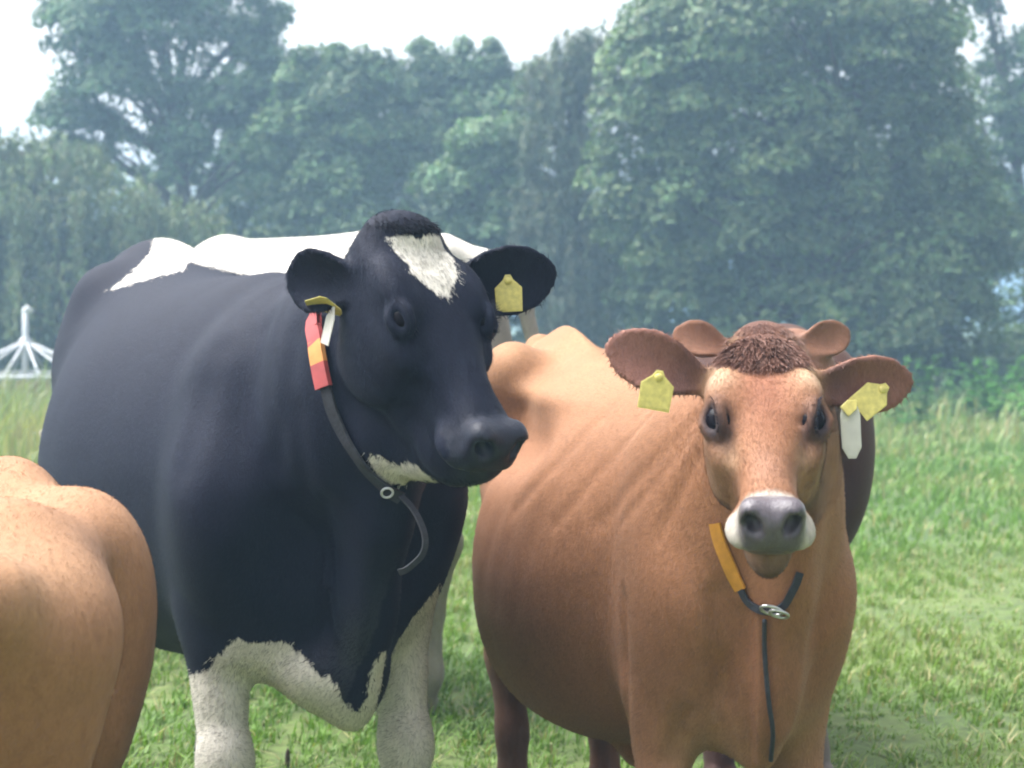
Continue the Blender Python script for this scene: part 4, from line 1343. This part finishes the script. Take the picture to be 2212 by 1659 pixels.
def tree(name, label, cat, base_px, Y, lobes, nleaf, size=.10, col=(.05, .085, .03), style='bough', depth=.75, trunk_r=.16, boughs=26, branch=True, parent_group=TREES, fill=.25):
    bx = (base_px - CX) / F * Y
    root = empty(name, (bx, Y, 0), 0, label, cat, parent_group)
    m2 = Y / F
    area = np.array([a[2] * a[3] for a in lobes], float); area /= area.sum()
    Vs, Fs, Ts, off = [], [], [], 0
    cents = []
    for (px, py, rx, ry, *dy), ar in zip(lobes, area):
        dy = dy[0] if dy else 0
        c = P(px, py, Y) - np.array([bx, Y, 0]); c[1] += dy
        R = np.array([rx * m2, rx * m2 * depth, ry * m2])
        cents.append((c, R))
        n = int(nleaf * ar * .70)
        nb = max(6, int(boughs * len(lobes) * ar))
        if style == 'weep':
            ns = max(30, n // 26)
            d = on_ball(ns); d[:, 2] = np.abs(d[:, 2]) * .9
            s0 = c + d * R * rng.uniform(.55, 1.0, (ns, 1))
            ln = rng.uniform(.35, 1.15, ns) * R[2] * 1.3
            t = rng.uniform(0, 1, (ns, 26))
            outw = np.stack([d[:, 0], d[:, 1], np.zeros(ns)], 1) * R * .18
            p = s0[:, None] + outw[:, None] * (t[..., None] ** .5) + np.array([0, 0, -1.0]) * (t * ln[:, None])[..., None]
            p = p.reshape(-1, 3) + rng.normal(0, .035, (ns * 26, 3))
            nr = np.repeat(d, 26, 0) * .7 + rng.normal(0, .5, (ns * 26, 3)); nr[:, 2] += .25
            tn = np.repeat(rng.uniform(.6, 1.4, (ns, 1)), 26, 0)
            L_, W_, dn = size * 1.5, size * .42, 3.5
        else:
            d = on_ball(nb)
            d[:, 2] = np.where(d[:, 2] < -.5, -d[:, 2], d[:, 2])
            bc = c + d * R * rng.uniform(.55, 1.0, (nb, 1))
            br = rng.uniform(.14, .30, nb) * R[[0, 2]].mean() + .12
            k = rng.choice(nb, n, p=br ** 2 / (br ** 2).sum())
            e = on_ball(n); rr = rng.uniform(.35, 1.08, n) ** .6
            e2 = e * rr[:, None] * br[k][:, None] * np.array([1.15, 1.15, .62])
            # boughs droop at their outer rim
            e2[:, 2] -= .55 * (e2[:, 0] ** 2 + e2[:, 1] ** 2) / br[k]
            p = bc[k] + e2
            nr = e * .6 + d[k] * .35 + rng.normal(0, .45, (n, 3)); nr[:, 2] += .6
            tn = rng.uniform(.62, 1.5, (nb, 1))[k]
            f = int(n * fill)
            p2 = c + on_ball(f) * R * rng.uniform(.2, .9, (f, 1)) ** .5 * .95
            p = np.concatenate([p, p2]); nr = np.concatenate([nr, rng.normal(0, 1, (f, 3)) + (0, 0, .5)]); tn = np.concatenate([tn, np.full((f, 1), .95)])
            L_, W_, dn = size * 1.14, size * .72, .5
        keep = p[:, 2] > .05
        p, nr, tn = p[keep], nr[keep], tn[keep]
        tint = np.array(col) * 2.0 * tn * rng.uniform(.8, 1.2, (len(p), 1)) * np.array([1, 1, 1]) + 0
        tint[:, 0] *= rng.uniform(.85, 1.25, len(p))
        V, Fq, T = leaf_cloud(p, nr, L_, W_, tint, dn)
        Vs.append(V); Fs.append(Fq + off); Ts.append(T); off += len(V)
    mesh_np('crown', np.concatenate(Vs), np.concatenate(Fs), MAT['leaf'], root, smooth=False, attrs={'tint': ('FLOAT_COLOR', np.concatenate(Ts))})
    top = max(cents, key=lambda q: q[0][2])[0]
    hz = max(top[2], .6)
    pts = [(0, 0, -.1), (top[0] * .05, 0, hz * .3), (top[0] * .35, top[1] * .3, hz * .65), (top[0] * .8, top[1] * .7, hz)]
    pth = smooth_path(pts, 14)
    parts = [capsule_tube(pth, np.linspace(trunk_r, trunk_r * .25, 14), 9)]
    if branch:
        for c, R in cents:
            s_ = pth[min(12, max(3, int(13 * .75 * min(1, max(.25, c[2] / hz)))))]
            for q in range(3):
                e = c + on_ball(1)[0] * R * .7
                parts.append(capsule_tube(smooth_path([s_, s_ * .55 + e * .45 + (0, 0, .12), e], 8), np.linspace(trunk_r * .35, .012, 8), 6))
    V, Q = join(parts)
    mesh_np('trunk', V, Q, MAT['bark'], root)
    return root


G1, G2, G3 = (.046, .082, .034), (.060, .098, .034), (.072, .095, .048)
# far back row
tree('tree', 'dark tree closing the gap low behind the black and white cow', 'tree', 640, 35.0, [(560, 520, 170, 300), (720, 560, 170, 260), (880, 560, 170, 280)], 30000, .13, (.040, .070, .032), boughs=16)
tree('tree', 'dark tree filling the gap behind the weeping willow and the two fawn cows', 'tree', 1150, 35.5, [(1050, 560, 170, 280), (1240, 600, 150, 260), (1400, 640, 170, 230)], 26000, .13, (.040, .070, .032), boughs=16)
tree('tree', 'dark tree at the right edge with a gap of sky beside its top', 'tree', 2230, 34.0, [(2215, 170, 120, 120), (2240, 380, 140, 200), (2210, 640, 140, 230), (2110, 20, 70, 90), (2150, 260, 90, 120), (2235, 75, 30, 40), (2420, 420, 160, 260), (2440, 660, 170, 200)], 26000, .12, (.038, .068, .032), boughs=20)
tree('tree', 'dark tree showing through the low gaps of the biggest tree', 'tree', 1760, 36.0, [(1560, 560, 200, 280), (1780, 560, 200, 280), (2000, 560, 200, 280), (1500, 260, 130, 160)], 30000, .14, (.040, .070, .032), boughs=16)
tree('tree', 'dark tree behind the left willow and the tall airy tree', 'tree', 250, 36.0, [(60, 560, 200, 250), (280, 580, 200, 260), (440, 560, 150, 240), (-180, 520, 210, 290), (-420, 560, 210, 260)], 24000, .14, (.040, .070, .032), boughs=16)
# left
tree('tree', 'tall airy tree at upper left with holes of sky in its crown', 'tree', 420, 32.0,
     [(300, -40, 190, 120), (200, 60, 120, 100), (510, 20, 120, 100), (255, 190, 140, 120), (165, 260, 90, 70), (120, 335, 110, 60), (340, 80, 150, 110), (530, 160, 120, 130), (500, 310, 130, 140), (320, 330, 130, 90), (590, 260, 80, 120), (600, 30, 40, 30)],
     52000, .11, (.046, .082, .040), boughs=18, trunk_r=.2, fill=.12)
tree('willow', 'broad low willow at the far left with pale drooping twigs', 'tree', 150, 28.0,
     [(40, 430, 180, 130), (210, 470, 190, 140), (390, 520, 130, 130), (90, 600, 220, 200), (330, 660, 200, 200), (-90, 520, 160, 240), (20, 330, 90, 70), (130, 350, 110, 80)], 46000, .10, G3, style='weep', trunk_r=.2)
tree('bush', 'dark bush at the foot of the left willow beside the hay feeder', 'bush', 100, 29.5, [(-40, 760, 200, 110), (140, 740, 180, 130), (330, 720, 170, 150)], 22000, .11, G1, boughs=16)
# middle
tree('tree', 'round topped tree left of the black and white cow\'s head', 'tree', 715, 31.0, [(715, 210, 110, 110), (660, 330, 110, 130), (780, 330, 100, 130), (720, 480, 150, 150), (640, 190, 50, 75), (800, 180, 55, 80), (700, 150, 60, 60)], 34000, .11, (.056, .092, .042), boughs=22)
tree('tree', 'pale tree with ragged spiky top above the black and white cow\'s head', 'tree', 960, 32.0, [(930, 170, 55, 90), (1000, 190, 60, 90), (1065, 170, 45, 80), (940, 290, 90, 120), (1060, 270, 90, 120), (870, 230, 55, 120), (1140, 230, 60, 110), (905, 120, 22, 40), (1000, 110, 20, 35), (1062, 105, 18, 30)], 26000, .10, (.058, .095, .045), boughs=16)
tree('tree', 'fresh green layered tree in the middle of the tree line', 'tree', 1040, 29.5, [(1060, 310, 120, 60), (1010, 400, 110, 55), (1110, 410, 80, 70), (1050, 500, 120, 60), (990, 590, 110, 60), (1100, 600, 100, 80)], 30000, .11, (.056, .096, .044), boughs=20)
tree('willow', 'grey green weeping willow with hanging curtains left of the big tree', 'tree', 1230, 28.8, [(1225, 180, 60, 95), (1300, 140, 70, 110), (1180, 170, 60, 80), (1255, 105, 60, 60), (1200, 300, 80, 120), (1270, 330, 70, 130), (1180, 470, 80, 140), (1260, 540, 90, 160), (1220, 660, 100, 140)], 34000, .09, (.066, .082, .054), style='weep', trunk_r=.14)
# big tree on the right
tree('tree', 'biggest tree, a broad dense dome behind the fawn cow', 'tree', 1740, 28.0,
     [(1690, 30, 300, 160), (1960, 0, 150, 120), (1420, 60, 110, 90), (1480, 150, 190, 150), (1900, 110, 200, 150), (1400, 300, 140, 150), (1640, 260, 230, 180), (1880, 280, 210, 170), (2040, 330, 110, 150), (1420, 480, 150, 150), (1620, 470, 200, 160), (1830, 480, 200, 160),
      (2060, 520, 140, 170), (1470, 650, 140, 130), (1700, 660, 220, 130), (1930, 680, 200, 140), (2090, 690, 90, 110)], 125000, .115, (.056, .086, .038), boughs=26, trunk_r=.3, fill=.2)
tree('bush', 'low dark bush under the right side of the biggest tree', 'bush', 2120, 29.0, [(2040, 800, 110, 60), (2190, 790, 110, 80), (1900, 800, 120, 60)], 12000, .10, (.036, .065, .028), boughs=14)
tree('bush', 'dark low bush between the willow and the biggest tree', 'bush', 1400, 30.0, [(1330, 770, 120, 90), (1480, 780, 140, 80), (1640, 790, 140, 80), (1180, 780, 120, 90), (1000, 780, 130, 100), (840, 770, 130, 100), (650, 760, 140, 100), (500, 770, 140, 90)], 26000, .11, (.036, .065, .028), boughs=12)


# ================================================================== bright weeds on the right
def weed(label, px, Y, h, nst, col, cat='plant', leafw=.045, spread=.25, group='leafy weeds along the pasture edge', leafl=.16):
    c0 = P(px, HY + CH * F / Y, Y)
    root = empty('weed', (c0[0], Y, 0), 0, label, cat, group)
    sp, Vs, Fs, Ts, off = [], [], [], [], 0
    for s_ in range(nst):
        b = np.array([rng.normal(0, spread * .5), rng.normal(0, spread * .4), 0])
        hh = h * rng.uniform(.6, 1.05)
        tip = b + np.array([rng.normal(0, spread * .35), rng.normal(0, .1), hh])
        pt = smooth_path([b, (b + tip) / 2 + rng.normal(0, .03, 3), tip], 8)
        sp.append(capsule_tube(pt, np.linspace(.008, .003, 8), 5))
        nl = int(26 * hh / .6) + 4
        t = rng.uniform(.2, 1, nl)
        pc_ = b + (tip - b) * t[:, None]
        an = rng.uniform(0, 2 * math.pi, nl)
        ll = leafl * (1.15 - .7 * t) * rng.uniform(.7, 1.2, nl)
        dr = np.stack([np.cos(an), np.sin(an), rng.uniform(-.1, .5, nl)], 1); dr /= np.linalg.norm(dr, axis=1)[:, None]
        sd_ = np.cross(dr, (0, 0, 1.0)); sd_ /= np.linalg.norm(sd_, axis=1)[:, None]
        w = (leafw * rng.uniform(.7, 1.2, nl) * (1.2 - .6 * t))[:, None]
        V = np.stack([pc_, pc_ + dr * ll[:, None] * .45 + sd_ * w, pc_ + dr * ll[:, None] - (0, 0, .02), pc_ + dr * ll[:, None] * .45 - sd_ * w], 1).reshape(-1, 3)
        Vs.append(V); Fs.append(np.arange(nl * 4).reshape(nl, 4) + off); off += nl * 4
        tn = np.array(col) * rng.uniform(.75, 1.3, (nl, 1))
        Ts.append(np.repeat(np.concatenate([tn, np.ones((nl, 1))], 1), 4, 0))
    mesh_np('leaves', np.concatenate(Vs), np.concatenate(Fs), MAT['leaf'], root, smooth=False, attrs={'tint': ('FLOAT_COLOR', np.concatenate(Ts))})
    for V, Q in sp: mesh_np('stem', V, Q, MAT['weed_stem'], root)
    return root


MAT['weed_stem'] = simple_mat('green_stem', (.07, .12, .03), rough=.7)
weed('bright green ferny weed at the right edge, tallest of the bright ones', 2150, 22.0, .80, 16, (.13, .34, .06), spread=.55, leafw=.06)
weed('small bright green weed at the very corner of the tree foot on the right', 2222, 21.5, .55, 10, (.13, .32, .06), spread=.4, leafw=.055)
weed('slender green weed standing beside the fawn cow\'s tagged ear', 1995, 20.0, .85, 7, (.10, .25, .06), spread=.28, leafw=.05)
weed('pale green weed between the slender weed and the ferny one', 2065, 22.5, .62, 9, (.11, .25, .075), spread=.4, leafw=.05)


def stalk(label, px, py0, py1, Y):
    a = P(px, py0, Y); b = P(px + 3, py1, Y)
    a[2] = -.01 if a[2] < .05 else a[2]
    a[2] = 0
    pt = smooth_path([a, (a + b) / 2 + (.004, 0, 0), b], 8)
    o = mesh_np('dry_stalk', *capsule_tube(pt, np.linspace(.0042, .003, 8), 6), MAT['dry'])
    head = capsule_tube(smooth_path([b - (0, 0, .05), b, b + (.001, 0, .02)], 6), [.004, .007, .008, .007, .005, .002], 6)
    hd_ = mesh_np('seed_head', *head, MAT['dry'], o)
    return tag(o, label, 'stalk', 'dry stalks in the grass')


MAT['dry'] = simple_mat('dry_brown_stalk', (.05, .035, .022), rough=.8)
stalk('dry dark stalk in the grass between the front legs, nearer its left leg in view', 565, 1600, 1578, 5.9)
stalk('dry dark stalk in the grass cut by the bottom edge', 618, 1680, 1632, 5.35)

# ================================================================== hay feeder at the left edge
fy = 26.0
fo = P(55, 883, fy)
fd_ = empty('hay_feeder', (fo[0], fy, 0), .2, 'grey steel ring hay feeder with tall centre post in tall grass', 'hay feeder')
ztop, zhub, zring, rr_ = 1.37, .90, .46, 1.0
mesh_np('post', *capsule_tube([(0, 0, -.05), (0, 0, .7), (0, 0, ztop)], [.046, .044, .040], 12), MAT['galv'], fd_)
mesh_np('post_cap', *capsule_tube([(0, 0, ztop - .06), (.02, 0, ztop), (.085, 0, ztop - .045)], [.046, .046, .03], 10), MAT['galv'], fd_)
mesh_np('hub', *capsule_tube([(0, 0, zhub - .05), (0, 0, zhub + .05)], [.085, .085], 14), MAT['galv'], fd_)
th = np.linspace(0, 2 * math.pi, 49)
mesh_np('ring', *tube(np.stack([rr_ * np.cos(th), rr_ * np.sin(th), np.full(49, zring)], 1), .028, 8), MAT['galv'], fd_)
mesh_np('lower_ring', *tube(np.stack([rr_ * np.cos(th), rr_ * np.sin(th), np.full(49, .16)], 1), .024, 8), MAT['galv'], fd_)
bar0 = leg0 = None
for k in range(14):
    a = k / 14 * 2 * math.pi
    if bar0 is None:
        bar0 = mesh_np('bar', *capsule_tube([(.07, 0, zhub), (rr_, 0, zring + .02)], [.016, .014], 8), MAT['galv'], fd_)
        leg0 = mesh_np('leg', *capsule_tube([(rr_, 0, zring), (rr_, 0, -.02)], [.017, .017], 8), MAT['galv'], fd_)
    else:
        for o0 in (bar0, leg0):
            o = o0.copy(); COL.objects.link(o); o.parent = fd_; o.rotation_euler = (0, 0, a)
hayn = 2600
hp_ = on_ball(hayn) * np.array([.62, .62, .30]) * rng.uniform(.6, 1, (hayn, 1)) + (0, 0, .12)
hp_ = hp_[hp_[:, 2] > 0]
HV, HF, HT = leaf_cloud(hp_, on_ball(len(hp_)), .16, .014, np.array((.27, .19, .10)) * rng.uniform(.6, 1.3, (len(hp_), 1)))
hy = mesh_np('hay', HV, HF, MAT['leaf'], None, smooth=False, attrs={'tint': ('FLOAT_COLOR', HT)})
hy.location = (fo[0], fy, 0)
tag(hy, 'brown leftover hay heaped inside the ring feeder', 'hay', kind='stuff')

# ================================================================== damp air
hm = bpy.data.materials.new('haze'); hm.use_nodes = True
t = hm.node_tree; t.nodes.clear()
pv = N(t, 'ShaderNodeVolumePrincipled')
pv.inputs['Color'].default_value = (.46, .73, 1.0, 1)
pv.inputs['Density'].default_value = HAZE
pv.inputs['Anisotropy'].default_value = .3
ou = N(t, 'ShaderNodeOutputMaterial')
t.links.new(pv.outputs[0], ou.inputs['Volume'])
x0, x1, y0, y1, z0, z1 = -460, 460, -62, 520, -1, 10.5
HVv = [(x, y, z) for x in (x0, x1) for y in (y0, y1) for z in (z0, z1)]
HFq = [(0, 1, 3, 2), (4, 6, 7, 5), (0, 4, 5, 1), (2, 3, 7, 6), (0, 2, 6, 4), (1, 5, 7, 3)]
hz_ = mesh_np('haze', HVv, HFq, hm, smooth=False)
tag(hz_, kind='stuff')
